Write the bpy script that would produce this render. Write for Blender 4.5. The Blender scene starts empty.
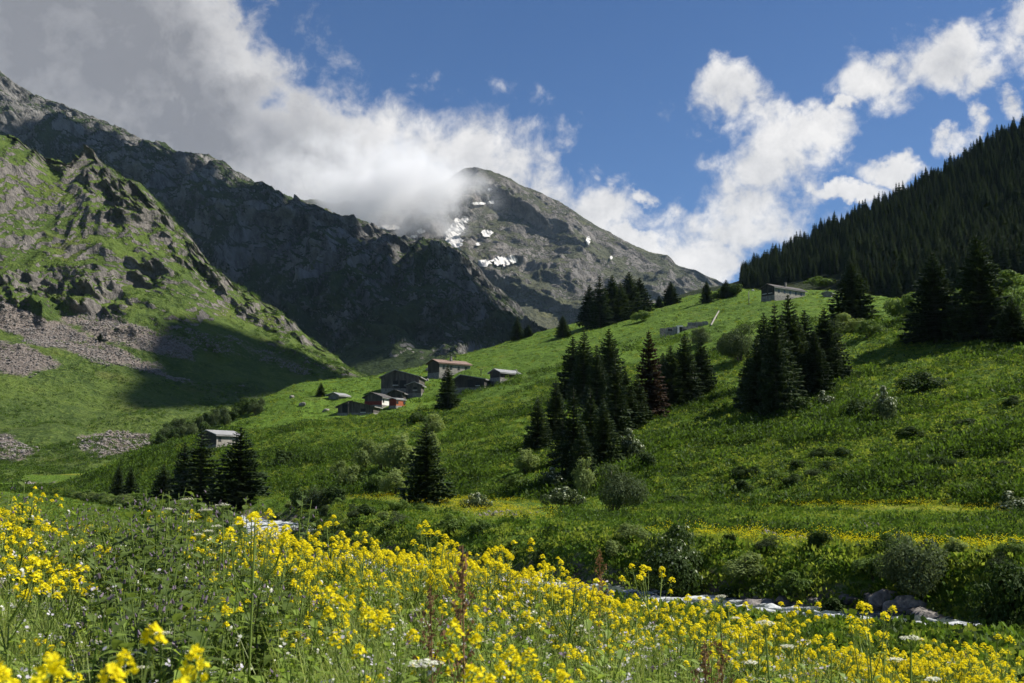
import bpy, math, random
import numpy as np
from mathutils import Vector
from mathutils.bvhtree import BVHTree

R = math.radians
rng = np.random.default_rng(7)
random.seed(7)
scene = bpy.context.scene
col = scene.collection

# ------------------------------------------------------------------ camera
F = 1150.0
EYE = 1.5
PITCH = math.atan((470 - 341.5) / F)
cam_d = bpy.data.cameras.new('camera')
cam_d.sensor_width = 36
cam_d.lens = 36 * F / 1024
cam_d.clip_start = 0.1
cam_d.clip_end = 30000
cam_d.dof.use_dof = True
cam_d.dof.focus_distance = 40
cam_d.dof.aperture_fstop = 9
cam = bpy.data.objects.new('camera', cam_d)
cam.location = (0, 0, EYE)
cam.rotation_euler = (R(90) + PITCH, 0, 0)
col.objects.link(cam)
scene.camera = cam

# ------------------------------------------------------------------ view, sun, sky
scene.view_settings.view_transform = 'Standard'
scene.view_settings.look = 'None'
scene.view_settings.exposure = 0.82
scene.view_settings.gamma = 1
SUN_AZ, SUN_EL = 79, 48
SUN = Vector((math.sin(R(SUN_AZ)) * math.cos(R(SUN_EL)), math.cos(R(SUN_AZ)) * math.cos(R(SUN_EL)), math.sin(R(SUN_EL))))
sd = bpy.data.lights.new('sun', 'SUN')
sd.energy = 4.8
sd.angle = R(0.4)
sd.color = (1.0, 0.95, 0.86)
so = bpy.data.objects.new('sun', sd)
so.rotation_euler = SUN.to_track_quat('Z', 'Y').to_euler()
so.location = (300, 200, 400)
col.objects.link(so)

CP, SP = math.cos(PITCH), math.sin(PITCH)


def at(px, py):
    """pixel -> (x/y, z/y) of its view ray (arrays welcome)"""
    u = (np.asarray(px, float) - 512) / F
    v = (341.5 - np.asarray(py, float)) / F
    d = CP - v * SP
    return u / d, (SP + v * CP) / d


class NT:
    """small helper for node trees"""

    def __init__(self, tree):
        self.t = tree
        self.n = tree.nodes
        self.l = tree.links

    def put(self, sock, val):
        if isinstance(val, bpy.types.NodeSocket):
            self.l.new(val, sock)
        elif val is not None:
            if hasattr(sock, 'default_value'):
                try:
                    sock.default_value = val
                except Exception:
                    sock.default_value = (*val, 1.0) if len(val) == 3 else val

    def node(self, kind, ins=None, **attrs):
        nd = self.n.new(kind)
        for k, v in attrs.items():
            setattr(nd, k, v)
        for k, v in (ins or {}).items():
            self.put(nd.inputs[k], v)
        return nd

    def math(self, op, a, b=None, c=None, clamp=False):
        nd = self.n.new('ShaderNodeMath')
        nd.operation = op
        nd.use_clamp = clamp
        self.put(nd.inputs[0], a)
        if b is not None:
            self.put(nd.inputs[1], b)
        if c is not None:
            self.put(nd.inputs[2], c)
        return nd.outputs[0]

    def vmath(self, op, a, b=None, out=0):
        nd = self.n.new('ShaderNodeVectorMath')
        nd.operation = op
        self.put(nd.inputs[0], a)
        if b is not None:
            self.put(nd.inputs[3 if op == 'SCALE' else 1], b)
        return nd.outputs[out]

    def noise(self, vec, scale, detail=4, rough=.55, dist=0, out=0):
        nd = self.node('ShaderNodeTexNoise', {'Scale': scale, 'Detail': detail, 'Roughness': rough, 'Distortion': dist})
        if vec is not None:
            self.put(nd.inputs['Vector'], vec)
        return nd.outputs[out]

    def ramp(self, x, lo, hi, smooth=True, a=0.0, b=1.0):
        nd = self.n.new('ShaderNodeMapRange')
        nd.interpolation_type = 'SMOOTHSTEP' if smooth else 'LINEAR'
        for k, v in zip(range(5), (x, lo, hi, a, b)):
            self.put(nd.inputs[k], v)
        return nd.outputs[0]

    def mix(self, f, a, b, mode='MIX'):
        nd = self.n.new('ShaderNodeMix')
        nd.data_type = 'RGBA'
        nd.blend_type = mode
        nd.clamp_factor = True
        self.put(nd.inputs[0], f)
        self.put(nd.inputs[6], a)
        self.put(nd.inputs[7], b)
        return nd.outputs[2]

    def attr(self, name):
        return self.node('ShaderNodeAttribute', attribute_name=name).outputs['Fac']


def rgb(*c):
    return (c[0], c[1], c[2], 1.0)


# --- world: Nishita sky with the clouds of the day drawn by direction
world = bpy.data.worlds.new('World')
scene.world = world
world.use_nodes = True
W = NT(world.node_tree)
W.n.clear()
sky = W.node('ShaderNodeTexSky', sky_type='NISHITA', sun_disc=False)
sky.sun_elevation = R(SUN_EL)
sky.sun_rotation = R(SUN_AZ)
sky.altitude = 1800
sky.air_density = 1.0
sky.dust_density = 0.1
sky.ozone_density = 6.0
tc = W.node('ShaderNodeTexCoord').outputs['Generated']
sep = W.node('ShaderNodeSeparateXYZ', {0: tc})
dx, dy, dz = sep.outputs
dyc = W.math('MAXIMUM', dy, 0.05)
wv = W.vmath('SUBTRACT', W.noise(tc, 13.0, 7, .58, out=1), (.5, .5, .5))
wv2 = W.vmath('SUBTRACT', W.noise(tc, 42.0, 6, .6, out=1), (.5, .5, .5))
wsep = W.node('ShaderNodeSeparateXYZ', {0: W.vmath('ADD', W.vmath('SCALE', wv, .11), W.vmath('SCALE', wv2, .035))}).outputs
ca = W.math('ADD', W.math('DIVIDE', dx, dyc), wsep[0])
ct = W.math('ADD', W.math('DIVIDE', dz, dyc), wsep[2])


def cloud_noise(off=(0, 0, 0)):
    v = W.vmath('ADD', tc, off)
    n1 = W.noise(v, 9.0, 9, .60, .25)
    n2 = W.noise(v, 34.0, 6, .62, .3)
    return W.math('ADD', W.math('MULTIPLY', W.math('SUBTRACT', n1, .5), 1.0), W.math('MULTIPLY', W.math('SUBTRACT', n2, .5), .75))


def blob(px, py, rx, ry):
    a, t = at(px, py)
    u = W.math('MULTIPLY', W.math('SUBTRACT', ca, float(a)), F / rx)
    v = W.math('MULTIPLY', W.math('SUBTRACT', ct, float(t)), F / ry)
    s = W.math('ADD', W.math('MULTIPLY', u, u), W.math('MULTIPLY', v, v))
    return W.math('SUBTRACT', 1.0, W.math('SQRT', s))


# upper edge of the big cloud bank: height as a function of x/y
edge = W.node('ShaderNodeFloatCurve')
pts = [(-700, -500), (100, -260), (215, -60), (255, 20), (300, 68), (352, 78), (400, 104), (440, 100), (478, 100), (510, 128), (560, 172), (600, 205), (640, 246), (690, 285), (740, 330), (1100, 420)]
cv = edge.mapping.curves[0]
A0, A1, T0, T1 = -1.2, 0.6, -0.2, 1.0
pp = []
for x, y in pts:
    a, t = at(x, y)
    pp.append(((a - A0) / (A1 - A0), (t - T0) / (T1 - T0)))
cv.points[0].location = pp[0]
cv.points[1].location = pp[-1]
for p in pp[1:-1]:
    cv.points.new(*p)
for p in cv.points:
    p.handle_type = 'AUTO'
edge.mapping.use_clip = False
edge.mapping.update()
W.put(edge.inputs['Value'], W.math('MULTIPLY', W.math('SUBTRACT', ca, A0), 1 / (A1 - A0), clamp=True))
tedge = W.math('ADD', W.math('MULTIPLY', edge.outputs[0], T1 - T0), T0)
bank = W.math('MULTIPLY', W.math('SUBTRACT', tedge, ct), F / 60.0)          # >0 inside, in units of 60 px
bank_c = W.math('MINIMUM', W.math('ADD', bank, .25), 2.2)
blobs = None
for b in [(742, 104, 62, 34), (775, 160, 52, 66), (735, 228, 88, 42), (700, 262, 62, 30), (812, 128, 55, 34), (880, 74, 54, 42), (930, 60, 66, 40), (975, 78, 46, 34),
          (1016, 22, 46, 48), (968, 122, 20, 26), (1016, 108, 24, 24), (905, 166, 52, 16), (842, 190, 40, 12), (1060, 60, 60, 60), (612, 212, 44, 38), (640, 246, 40, 20),
          (650, 196, 30, 16), (1120, -60, 120, 90), (880, -190, 200, 80), (850, 104, 26, 12), (805, 118, 40, 32), (752, 200, 62, 44), (715, 250, 66, 34)]:
    f_ = blob(*b)
    blobs = f_ if blobs is None else W.math('MAXIMUM', blobs, f_)
blobs_c = W.math('MULTIPLY', W.math('SUBTRACT', blobs, .12), 1.7)
# skies behind the camera and to the sides: scattered clouds
side = W.math('SUBTRACT', W.math('MULTIPLY', W.noise(tc, 2.3, 5, .55), 3.2), 2.0)
front = W.ramp(dy, 0.35, 0.6)
shape = W.math('MAXIMUM', bank_c, blobs_c)
shape = W.math('ADD', W.math('MULTIPLY', shape, front), W.math('MULTIPLY', side, W.math('SUBTRACT', 1.0, front)))
n0 = cloud_noise()
S3 = (SUN.x * .035, -0.0, SUN.z * .035)
n1 = cloud_noise(S3)
dens = W.math('ADD', shape, W.math('MULTIPLY', n0, 3.6))
alpha = W.ramp(dens, -0.30, 1.0)
lit = W.math('ADD', 0.62, W.math('MULTIPLY', W.math('SUBTRACT', n0, n1), 1.5), clamp=True)
# the thick bank is grey underneath and bright along its sunny rim
depth = W.ramp(W.math('ADD', bank, W.math('MULTIPLY', n0, 1.6)), 0.5, 3.2)
low = W.noise(tc, 5.5, 5, .55, .4)
g1 = W.ramp(ca, float(at(470, 0)[0]), float(at(150, 0)[0]))
dark = blob(235, 118, 130, 75)
dark = W.ramp(W.math('ADD', dark, W.math('MULTIPLY', n0, .9)), -.15, .6)
dark2 = blob(40, 20, 330, 190)
dark2 = W.ramp(W.math('ADD', dark2, W.math('MULTIPLY', n0, .5)), -.2, .7)
shade = W.math('ADD', W.math('MULTIPLY', depth, W.math('ADD', .30, W.math('MULTIPLY', g1, .25))), W.math('MULTIPLY', W.math('MAXIMUM', dark, W.math('MULTIPLY', dark2, .95)), .46))
low = W.math('ADD', low, W.math('MULTIPLY', n0, .8))
shade = W.math('MULTIPLY', shade, W.math('ADD', .35, W.math('MULTIPLY', low, 1.3)))
shade = W.math('MINIMUM', W.math('MAXIMUM', shade, 0.0), .93)
CL_W, CL_M, CL_D = rgb(10.6, 10.4, 10.3), rgb(5.8, 5.9, 6.3), rgb(2.6, 2.7, 3.05)
cc = W.mix(lit, CL_M, CL_W)
cc = W.mix(shade, cc, CL_D)
blue = W.mix(1.0, sky.outputs[0], rgb(.84, .96, 1.10), 'MULTIPLY')
final = W.mix(alpha, blue, cc)
bg = W.node('ShaderNodeBackground', {'Color': final, 'Strength': 0.0500})
wo = W.node('ShaderNodeOutputWorld', {'Surface': bg.outputs[0]})

# ------------------------------------------------------------------ numpy noise
_perm = np.random.default_rng(3).permutation(256)
_perm = np.concatenate([_perm, _perm, _perm])
_g = np.random.default_rng(4).normal(size=(256, 3))
_g /= np.linalg.norm(_g, axis=1)[:, None]


def pn(p):
    """gradient noise, p (...,3)"""
    i = np.floor(p).astype(np.int64)
    f = p - i
    i &= 255
    w = f * f * f * (f * (f * 6 - 15) + 10)
    out = 0
    for cx in (0, 1):
        for cy in (0, 1):
            for cz in (0, 1):
                h = _perm[_perm[_perm[i[..., 0] + cx] + i[..., 1] + cy] + i[..., 2] + cz]
                d = f - np.array([cx, cy, cz])
                dot = (_g[h] * d).sum(-1)
                wt = (w[..., 0] if cx else 1 - w[..., 0]) * (w[..., 1] if cy else 1 - w[..., 1]) * (w[..., 2] if cz else 1 - w[..., 2])
                out = out + dot * wt
    return out


def fbm(p, oct=5, gain=.5, lac=2.03):
    s, a = 0, 1.0
    for k in range(oct):
        s = s + a * pn(p + 17.3 * k)
        p = p * lac
        a *= gain
    return s


def ridged(p, oct=5, gain=.5, lac=2.07):
    s, a, w = 0, 1.0, 1.0
    for k in range(oct):
        n = 1 - np.abs(pn(p + 11.7 * k)) * 2.0
        n = n * n * w
        w = np.clip(n * 1.6, 0, 1)
        s = s + a * n
        p = p * lac
        a *= gain
    return s


def smooth(x, a, b):
    t = np.clip((x - a) / (b - a), 0, 1)
    return t * t * (3 - 2 * t)


# ------------------------------------------------------------------ mesh helpers
def new_mesh(name, verts, faces, mat=None, smooth_shade=True, attrs=None, mats=None, fmat=None):
    me = bpy.data.meshes.new(name)
    verts = np.asarray(verts, np.float32)
    if isinstance(faces, np.ndarray):
        k = faces.shape[1]
        nf = len(faces)
        me.vertices.add(len(verts))
        me.vertices.foreach_set('co', verts.ravel())
        me.loops.add(nf * k)
        me.loops.foreach_set('vertex_index', faces.astype(np.int32).ravel())
        me.polygons.add(nf)
        me.polygons.foreach_set('loop_start', np.arange(0, nf * k, k, dtype=np.int32))
        me.polygons.foreach_set('loop_total', np.full(nf, k, np.int32))
        me.update(calc_edges=True)
    else:
        me.from_pydata(verts.tolist(), [], faces)
    me.polygons.foreach_set('use_smooth', np.full(len(me.polygons), smooth_shade))
    for m in (mats or ([mat] if mat else [])):
        me.materials.append(m)
    if fmat is not None:
        me.polygons.foreach_set('material_index', np.asarray(fmat, np.int32))
    for k, v in (attrs or {}).items():
        at_ = me.attributes.new(k, 'FLOAT', 'POINT')
        at_.data.foreach_set('value', np.asarray(v, np.float32).ravel())
    me.update()
    return me


def link(name, me, parent=None, **props):
    o = bpy.data.objects.new(name, me)
    col.objects.link(o)
    if parent:
        o.parent = parent
    for k, v in props.items():
        o[k] = v
    return o


def grid_faces(nr, nc):
    i = np.arange(nr * nc).reshape(nr, nc)
    return np.stack([i[:-1, :-1], i[:-1, 1:], i[1:, 1:], i[1:, :-1]], -1).reshape(-1, 4)


BVH = {}


def keep_bvh(name, verts, faces):
    BVH[name] = BVHTree.FromPolygons([tuple(v) for v in verts.astype(float)], [tuple(f) for f in faces.tolist()])


def hit_px(px, py, names):
    """the ground point seen at a pixel"""
    a, t = at(px, py)
    d = Vector((float(a), 1.0, float(t))).normalized()
    best = None
    for n in names:
        loc, nrm, idx, dist = BVH[n].ray_cast(Vector((0, 0, EYE)), d)
        if loc is not None and (best is None or dist < best[1]):
            best = (loc, dist, nrm)
    return best


def drop(x, y, names):
    best = None
    for n in names:
        loc, nrm, idx, dist = BVH[n].ray_cast(Vector((x, y, 3000)), Vector((0, 0, -1)))
        if loc is not None and (best is None or loc.z > best[0].z):
            best = (loc, nrm, n)
    return best


def pchip_cols(Y, Z, q):
    """monotone cubic through K knots per column; Y,Z (K,n); q (m,n) -> (m,n)"""
    K, n = Y.shape
    h = np.diff(Y, axis=0)
    d = np.diff(Z, axis=0) / h
    m = np.zeros_like(Y)
    m[0], m[-1] = d[0], d[-1]
    for k in range(1, K - 1):
        w1, w2 = 2 * h[k] + h[k - 1], h[k] + 2 * h[k - 1]
        ok = d[k - 1] * d[k] > 0
        with np.errstate(divide='ignore', invalid='ignore'):
            v = (w1 + w2) / (w1 / d[k - 1] + w2 / d[k])
        m[k] = np.where(ok, v, 0)
    out = np.zeros_like(q)
    for k in range(K - 1):
        t = (q - Y[k]) / h[k]
        sel = (t >= 0) & (t <= 1.0000001)
        t2, t3 = t * t, t * t * t
        v = (2 * t3 - 3 * t2 + 1) * Z[k] + (t3 - 2 * t2 + t) * h[k] * m[k] + (-2 * t3 + 3 * t2) * Z[k + 1] + (t3 - t2) * h[k] * m[k + 1]
        out = np.where(sel, v, out)
    return out


def loft(rings, px0, px1, ncol, rows, blur=3):
    """landform through contour lines given as (pixel x, pixel y, distance); returns grids X,Y,Z (rows,cols) and row parameter"""
    a0, a1 = at(px0, 400)[0], at(px1, 400)[0]
    A = np.linspace(a0, a1, ncol)
    Ys, Ts = [], []
    for r in rings:
        r = sorted(r)
        aa, tt = at([p[0] for p in r], [p[1] for p in r])
        yy = np.array([p[2] for p in r], float)
        t = np.interp(A, aa, tt)
        y = np.interp(A, aa, yy)
        k = np.exp(-np.linspace(-2, 2, 2 * blur + 1) ** 2)
        k /= k.sum()
        pad = lambda v: np.convolve(np.pad(v, blur, 'edge'), k, 'valid')
        Ys.append(pad(y))
        Ts.append(pad(t))
    Ys, Ts = np.array(Ys), np.array(Ts)
    Zs = Ys * Ts
    q, s = [], []
    for k, n in enumerate(rows):
        for j in range(n):
            f = j / n
            q.append(Ys[k] + (Ys[k + 1] - Ys[k]) * f)
            s.append(k + f)
    q.append(Ys[-1])
    s.append(len(rows))
    q = np.array(q)
    Z = pchip_cols(Ys, Zs, q)
    X = A[None, :] * q
    return X, q, Z + EYE, np.array(s)[:, None] + 0 * q
# ------------------------------------------------------------------ ground materials
def mat_new(name):
    m = bpy.data.materials.new(name)
    m.use_nodes = True
    t = NT(m.node_tree)
    t.n.clear()
    return m, t


def finish(t, color, rough=.8, bump=None, spec=.2, normal=None, extra=None):
    b = t.node('ShaderNodeBsdfPrincipled', {'Base Color': color, 'Roughness': rough, 'Specular IOR Level': spec})
    if bump:
        h, strength, dist = bump
        bn = t.node('ShaderNodeBump', {'Height': h, 'Strength': strength, 'Distance': dist})
        t.put(b.inputs['Normal'], bn.outputs[0])
    o = t.node('ShaderNodeOutputMaterial', {'Surface': b.outputs[0]})
    return b


def terrain_mat(name, k, greens, rocks, rock_bias=0.0, scree_scale=.5, tuft=1.0, bump=1.0, yellow=False):
    """k = size of the finest grain in metres; greens = 3 colours, rocks = 2 colours"""
    m, t = mat_new(name)
    P = t.node('ShaderNodeTexCoord').outputs['Object']
    big = t.noise(P, .055 / k, 5, .55)
    mid = t.noise(P, .30 / k, 5, .6)
    fine = t.noise(P, 1.3 / k, 5, .65)
    g = t.mix(t.ramp(t.math('ADD', t.math('MULTIPLY', big, .55), t.math('MULTIPLY', mid, .45)), .38, .62), greens[0], greens[1])
    g = t.mix(t.ramp(fine, .48, .72), g, greens[2])
    g = t.mix(t.ramp(t.noise(P, .11 / k, 3, .5), .55, .75), g, t.mix(.45, g, rgb(.10, .10, .03)))
    # rock
    r1 = t.noise(t.vmath('MULTIPLY', P, (1, 1, .45)), .22 / k, 8, .68)
    r2 = t.noise(P, 1.6 / k, 5, .65)
    rc = t.mix(t.ramp(r1, .35, .65), rocks[0], rocks[1])
    rc = t.mix(t.math('MULTIPLY', t.ramp(r2, .5, .75), .6), rc, rgb(*[c * 1.5 for c in rocks[1][:3]]))
    rk = t.math('ADD', t.attr('rock'), t.math('ADD', t.math('MULTIPLY', t.math('SUBTRACT', r1, .5), 1.1), t.math('MULTIPLY', t.math('SUBTRACT', fine, .5), .9)))
    rk = t.ramp(t.math('ADD', rk, rock_bias), .42, .58)
    # scree: loose stones, one tone per stone
    vo = t.node('ShaderNodeTexVoronoi', {'Vector': P, 'Scale': scree_scale})
    stone = t.node('ShaderNodeSeparateColor', {0: vo.outputs['Color']}).outputs[0]
    sc_c = t.mix(stone, rgb(.085, .070, .060), rgb(.23, .195, .17))
    sc = t.math('ADD', t.attr('scree'), t.math('ADD', t.math('MULTIPLY', t.math('SUBTRACT', mid, .5), 1.0), t.math('MULTIPLY', t.math('SUBTRACT', fine, .5), .8)))
    sc = t.ramp(sc, .38, .72)
    c = t.mix(rk, g, rc)
    c = t.mix(sc, c, sc_c)
    if yellow:
        yf = t.math('ADD', t.attr('yellow'), t.math('MULTIPLY', t.math('SUBTRACT', fine, .5), 1.6))
        c = t.mix(t.math('MULTIPLY', t.ramp(yf, .45, .9), .55), c, rgb(.24, .20, .015))
    hgt = t.math('ADD', t.math('MULTIPLY', mid, 2.2), t.math('ADD', fine, t.math('MULTIPLY', t.math('MULTIPLY', r1, rk), 4.0)))
    finish(t, c, .9, (hgt, .75 * bump, 1.2 * k), .1)
    return m


G_NEAR = [rgb(.052, .100, .011), rgb(.092, .160, .016), rgb(.140, .218, .028)]
G_FAR = [rgb(.042, .070, .014), rgb(.078, .115, .020), rgb(.115, .150, .034)]
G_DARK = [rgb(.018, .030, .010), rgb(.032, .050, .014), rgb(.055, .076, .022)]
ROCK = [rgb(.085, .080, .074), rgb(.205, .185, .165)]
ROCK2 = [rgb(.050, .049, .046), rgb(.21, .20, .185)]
M_ground = terrain_mat('ground', .5, G_NEAR, ROCK, -.3, 2.0, yellow=True)
M_hill = terrain_mat('hill_grass', .9, G_NEAR, ROCK, -.25, 1.0, yellow=True)
M_spur = terrain_mat('spur', 2.2, G_FAR, ROCK, -.10, 1.3)
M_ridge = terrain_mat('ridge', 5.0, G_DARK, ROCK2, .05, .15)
M_peak = terrain_mat('peak', 9.0, [rgb(.046, .050, .030), rgb(.076, .078, .046), rgb(.105, .104, .064)], [rgb(.075, .070, .064), rgb(.19, .175, .16)], .2, .08)
M_forest_floor = terrain_mat('forest_floor', 1.5, [rgb(.012, .02, .006), rgb(.02, .03, .01), rgb(.03, .045, .012)], ROCK2, -.4)

# ------------------------------------------------------------------ near ground: meadow slope, stream cut, terrace
RIVER = []
for px, py, y in [(1500, 660, 24), (1080, 640, 33), (960, 628, 37), (830, 617, 41), (735, 609, 44.5), (600, 592, 50), (470, 580, 55), (390, 571, 62), (325, 560, 68), (288, 540, 88), (278, 524, 112), (225, 517, 128), (120, 502, 180), (52, 484, 262), (-120, 481, 360), (-400, 474, 520)]:
    a, t = at(px, py)
    RIVER.append((a * y, y, t * y + EYE))
RIVER = np.array(RIVER)
_rs = np.concatenate([[0], np.cumsum(np.hypot(*np.diff(RIVER[:, :2], axis=0).T))])
_q = np.linspace(0, _rs[-1], 260)
_rv = np.stack([np.interp(_q, _rs, RIVER[:, k]) for k in range(3)], 1)
_k = np.exp(-np.linspace(-2, 2, 13) ** 2)
_k /= _k.sum()
RV = np.stack([np.convolve(np.pad(_rv[:, k], 6, 'edge'), _k, 'valid') for k in range(3)], 1)


def river_dist(x, y):
    """signed distance to the stream (far bank positive), water level there"""
    x, y = np.asarray(x, float), np.asarray(y, float)
    best = np.full(x.shape, 1e9)
    sgn = np.ones(x.shape)
    lev = np.zeros(x.shape)
    for i in range(0, len(RV) - 1, 2):
        p, q = RV[i], RV[min(i + 2, len(RV) - 1)]
        d = q - p
        L2 = d[0] ** 2 + d[1] ** 2
        t = np.clip(((x - p[0]) * d[0] + (y - p[1]) * d[1]) / L2, 0, 1)
        ex, ey = x - p[0] - t * d[0], y - p[1] - t * d[1]
        dist = np.hypot(ex, ey)
        m = dist < best
        best = np.where(m, dist, best)
        # stream runs from right-near to left-far; far bank is on its right hand side
        sgn = np.where(m, np.where(d[0] * ey - d[1] * ex < 0, 1.0, -1.0), sgn)
        lev = np.where(m, p[2] + t * d[2], lev)
    return best * sgn, lev


def ground_z(x, y):
    x, y = np.asarray(x, float), np.asarray(y, float)
    s, lev = river_dist(x, y)
    P = np.stack([x, y, 0 * x], -1)
    hw = 2.3 + np.clip((y - 150) / 80, 0, 1.5)
    wob = fbm(P * .12, 3) * 1.2
    far = smooth(s + wob, hw, hw + 3.2)
    zfar = lev - .7 + far * 2.55 + np.clip(s - hw - 3, 0, 400) * .016
    zfar += far * (fbm(P * .05, 4) * .9 * smooth(s, 8, 30) + fbm(P * .35, 3) * .25)
    nr = smooth(-s - wob * .5, hw, hw + 2.0)
    znear = lev - .7 + nr * 1.0 + np.clip(-s - hw - 2, 0, 200) * .002
    zv = np.where(s > 0, zfar, znear)
    fx = np.where(x > 0, -.235 * np.minimum(x, 2.5) - .12 * np.clip(x - 2.5, 0, 40), -.108 * x)
    fx = np.clip(fx, -4, 4)
    edge = np.where(x > 0, 10.2 - .35 * np.minimum(x, 3), 10.2 - .12 * np.maximum(x, -8))
    soft = np.log1p(np.exp(np.clip((y - edge) * 1.2, -30, 30))) / 1.2
    zf = EYE - 1.5 + fx - .27 * soft + fbm(P * .3, 3) * .10 - .012 * np.clip(-y, 0, 60)
    far_fade = np.clip(y - 60, 0, 1e5)
    zf = zf - far_fade
    k = .6
    m = np.maximum(zv, zf)
    z = m + k * np.log(np.exp(np.clip((zv - m) / k, -40, 0)) + np.exp(np.clip((zf - m) / k, -40, 0)))
    return z - np.clip(np.hypot(x, y) - 500, 0, 8000) * .012


def sinh_axis(lo, hi, n, c, k):
    u = np.linspace(math.asinh((lo - c) / k), math.asinh((hi - c) / k), n)
    return c + k * np.sinh(u)


gx = sinh_axis(-3600, 3600, 440, 2, 7)
gy = sinh_axis(-700, 5200, 500, 14, 9)
GX, GY = np.meshgrid(gx, gy)
GZ = ground_z(GX, GY)
s_, _l = river_dist(GX, GY)
P_ = np.stack([GX, GY, 0 * GX], -1)
yel = np.zeros_like(GX)
gv = np.stack([GX, GY, GZ], -1).reshape(-1, 3)
gf = grid_faces(len(gy), len(gx))


def px_of(v):
    """projects points to photo pixels (used to look up where colours of the ground change)"""
    d = v - np.array([0, 0, EYE])
    f = d[..., 1] * CP + d[..., 2] * SP
    u = d[..., 0] / np.maximum(f, .01)
    w = (-d[..., 1] * SP + d[..., 2] * CP) / np.maximum(f, .01)
    return 512 + u * F, 341.5 - w * F


def strips(x, y, z):
    """where yellow flowers grow thick on the terrace, in ground distance from the stream"""
    s, lev = river_dist(x, y)
    P = np.stack([x, y, 0 * x], -1)
    n = fbm(P * .08, 3) * 5
    b1 = np.exp(-((s + n * .35 - 8.5) / 2.6) ** 2) * smooth(x / y, .05, .2)
    b2 = np.exp(-((s + n - 42) / 7) ** 2) * smooth(x / y, .08, .25)
    b3 = np.exp(-((s + n * .5 - 17) / 6) ** 2) * smooth(-x / y, -.07, .02) * smooth(y, 60, 75)
    return np.clip(b1 + .8 * b2 + b3, 0, 1) * (s > 4)


yel = strips(GX, np.maximum(GY, 1), GZ) * (GY > 20)
scr = np.exp(-(np.abs(s_) / 4.2) ** 4) * .95
me = new_mesh('ground', gv, gf, M_ground, attrs={'rock': 0 * yel, 'scree': scr, 'yellow': yel})
link('ground', me, kind='structure', label='grassy valley floor and flower meadow slope')
keep_bvh('ground', gv, gf)


def terrain(name, mat, rings, px0, px1, ncol, rows, disp, label, masks=None, blur=3):
    X, Y, Z, S = loft(rings, px0, px1, ncol, rows, blur)
    V = np.stack([X, Y, Z], -1)
    V = disp(V, S)
    nr, nc = X.shape
    # slope
    du = np.gradient(V, axis=1)
    dv = np.gradient(V, axis=0)
    nrm = np.cross(du, dv)
    nrm /= np.linalg.norm(nrm, axis=-1)[..., None] + 1e-9
    at_ = masks(V, S, nrm) if masks else {'rock': 0 * X, 'scree': 0 * X}
    v = V.reshape(-1, 3)
    f = grid_faces(nr, nc)
    me = new_mesh(name, v, f, mat, attrs={k: w.reshape(-1) for k, w in at_.items()})
    o = link(name, me, kind='structure', label=label)
    keep_bvh(name, v, f)
    return o, V, S, nrm


# ------------------------------------------------------------------ right hill with the huts
H0 = [(-60, 494, 230), (60, 494, 190), (200, 508, 150), (300, 516, 132), (450, 513, 118), (560, 508, 112), (700, 506, 100), (850, 500, 90), (1024, 492, 82), (1300, 480, 72)]
H1 = [(-60, 492, 240), (60, 490.5, 200), (130, 471, 207), (200, 463, 190), (300, 455, 178), (400, 445, 172), (500, 442, 160), (600, 432, 155), (700, 428, 146), (850, 408, 136), (1024, 392, 124), (1300, 370, 110)]
H2 = [(-60, 491, 250), (60, 489, 210), (130, 460, 222), (200, 443, 225), (300, 421, 230), (400, 410, 240), (450, 405, 240), (520, 388, 240), (600, 368, 238), (700, 352, 225), (800, 338, 212), (900, 326, 200), (1024, 320, 186), (1300, 300, 170)]
H3 = [(-60, 490, 258), (60, 488, 220), (100, 476, 237), (150, 446, 272), (200, 424, 292), (240, 407, 305), (300, 386, 322), (370, 377, 342), (440, 362, 372), (480, 351, 392), (520, 339, 420), (560, 329, 440), (600, 321, 450), (640, 312, 450), (690, 299, 440), (735, 290, 420), (800, 292, 380), (900, 302, 330), (960, 296, 310), (1024, 278, 296), (1300, 240, 260)]
H4 = [(p[0], p[1] + 25, p[2] + 160) for p in H3]
H2b = [(p[0], p[1], p[2]) for p in H3]


def disp_hill(V, S):
    f = smooth(S, 0, .25)
    d = fbm(V * .02, 4) * 1.6 + fbm(V * .09, 3) * .55 + fbm(V * .4, 2) * .16
    # cattle terraces
    V = V.copy()
    V[..., 2] += d * f + f * .18 * np.sin(V[..., 2] * 1.7 + fbm(V * .06, 2) * 4)
    V[..., 2] -= (1 - f) * .6
    V[0, :, 2] -= 4
    V[0, :, 1] -= 3
    return V


def hill_masks(V, S, n):
    px, py = px_of(V)
    y = strips(V[..., 0], V[..., 1], V[..., 2])
    rock = fbm(V * .035, 4) * .35
    path = np.exp(-((px - 127 - (py - 468) * -.08) / 1.4) ** 2) * (py < 476) * (py > 458) * (S > .8) * .9
    return {'rock': rock, 'scree': path, 'yellow': y * .6}


hill, hV, hS, hN = terrain('hill', M_hill, [H0, H1, H2, H3, H4], -60, 1300, 620, [60, 90, 120, 25], disp_hill, 'steep green hillside with huts and spruces', hill_masks)

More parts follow.
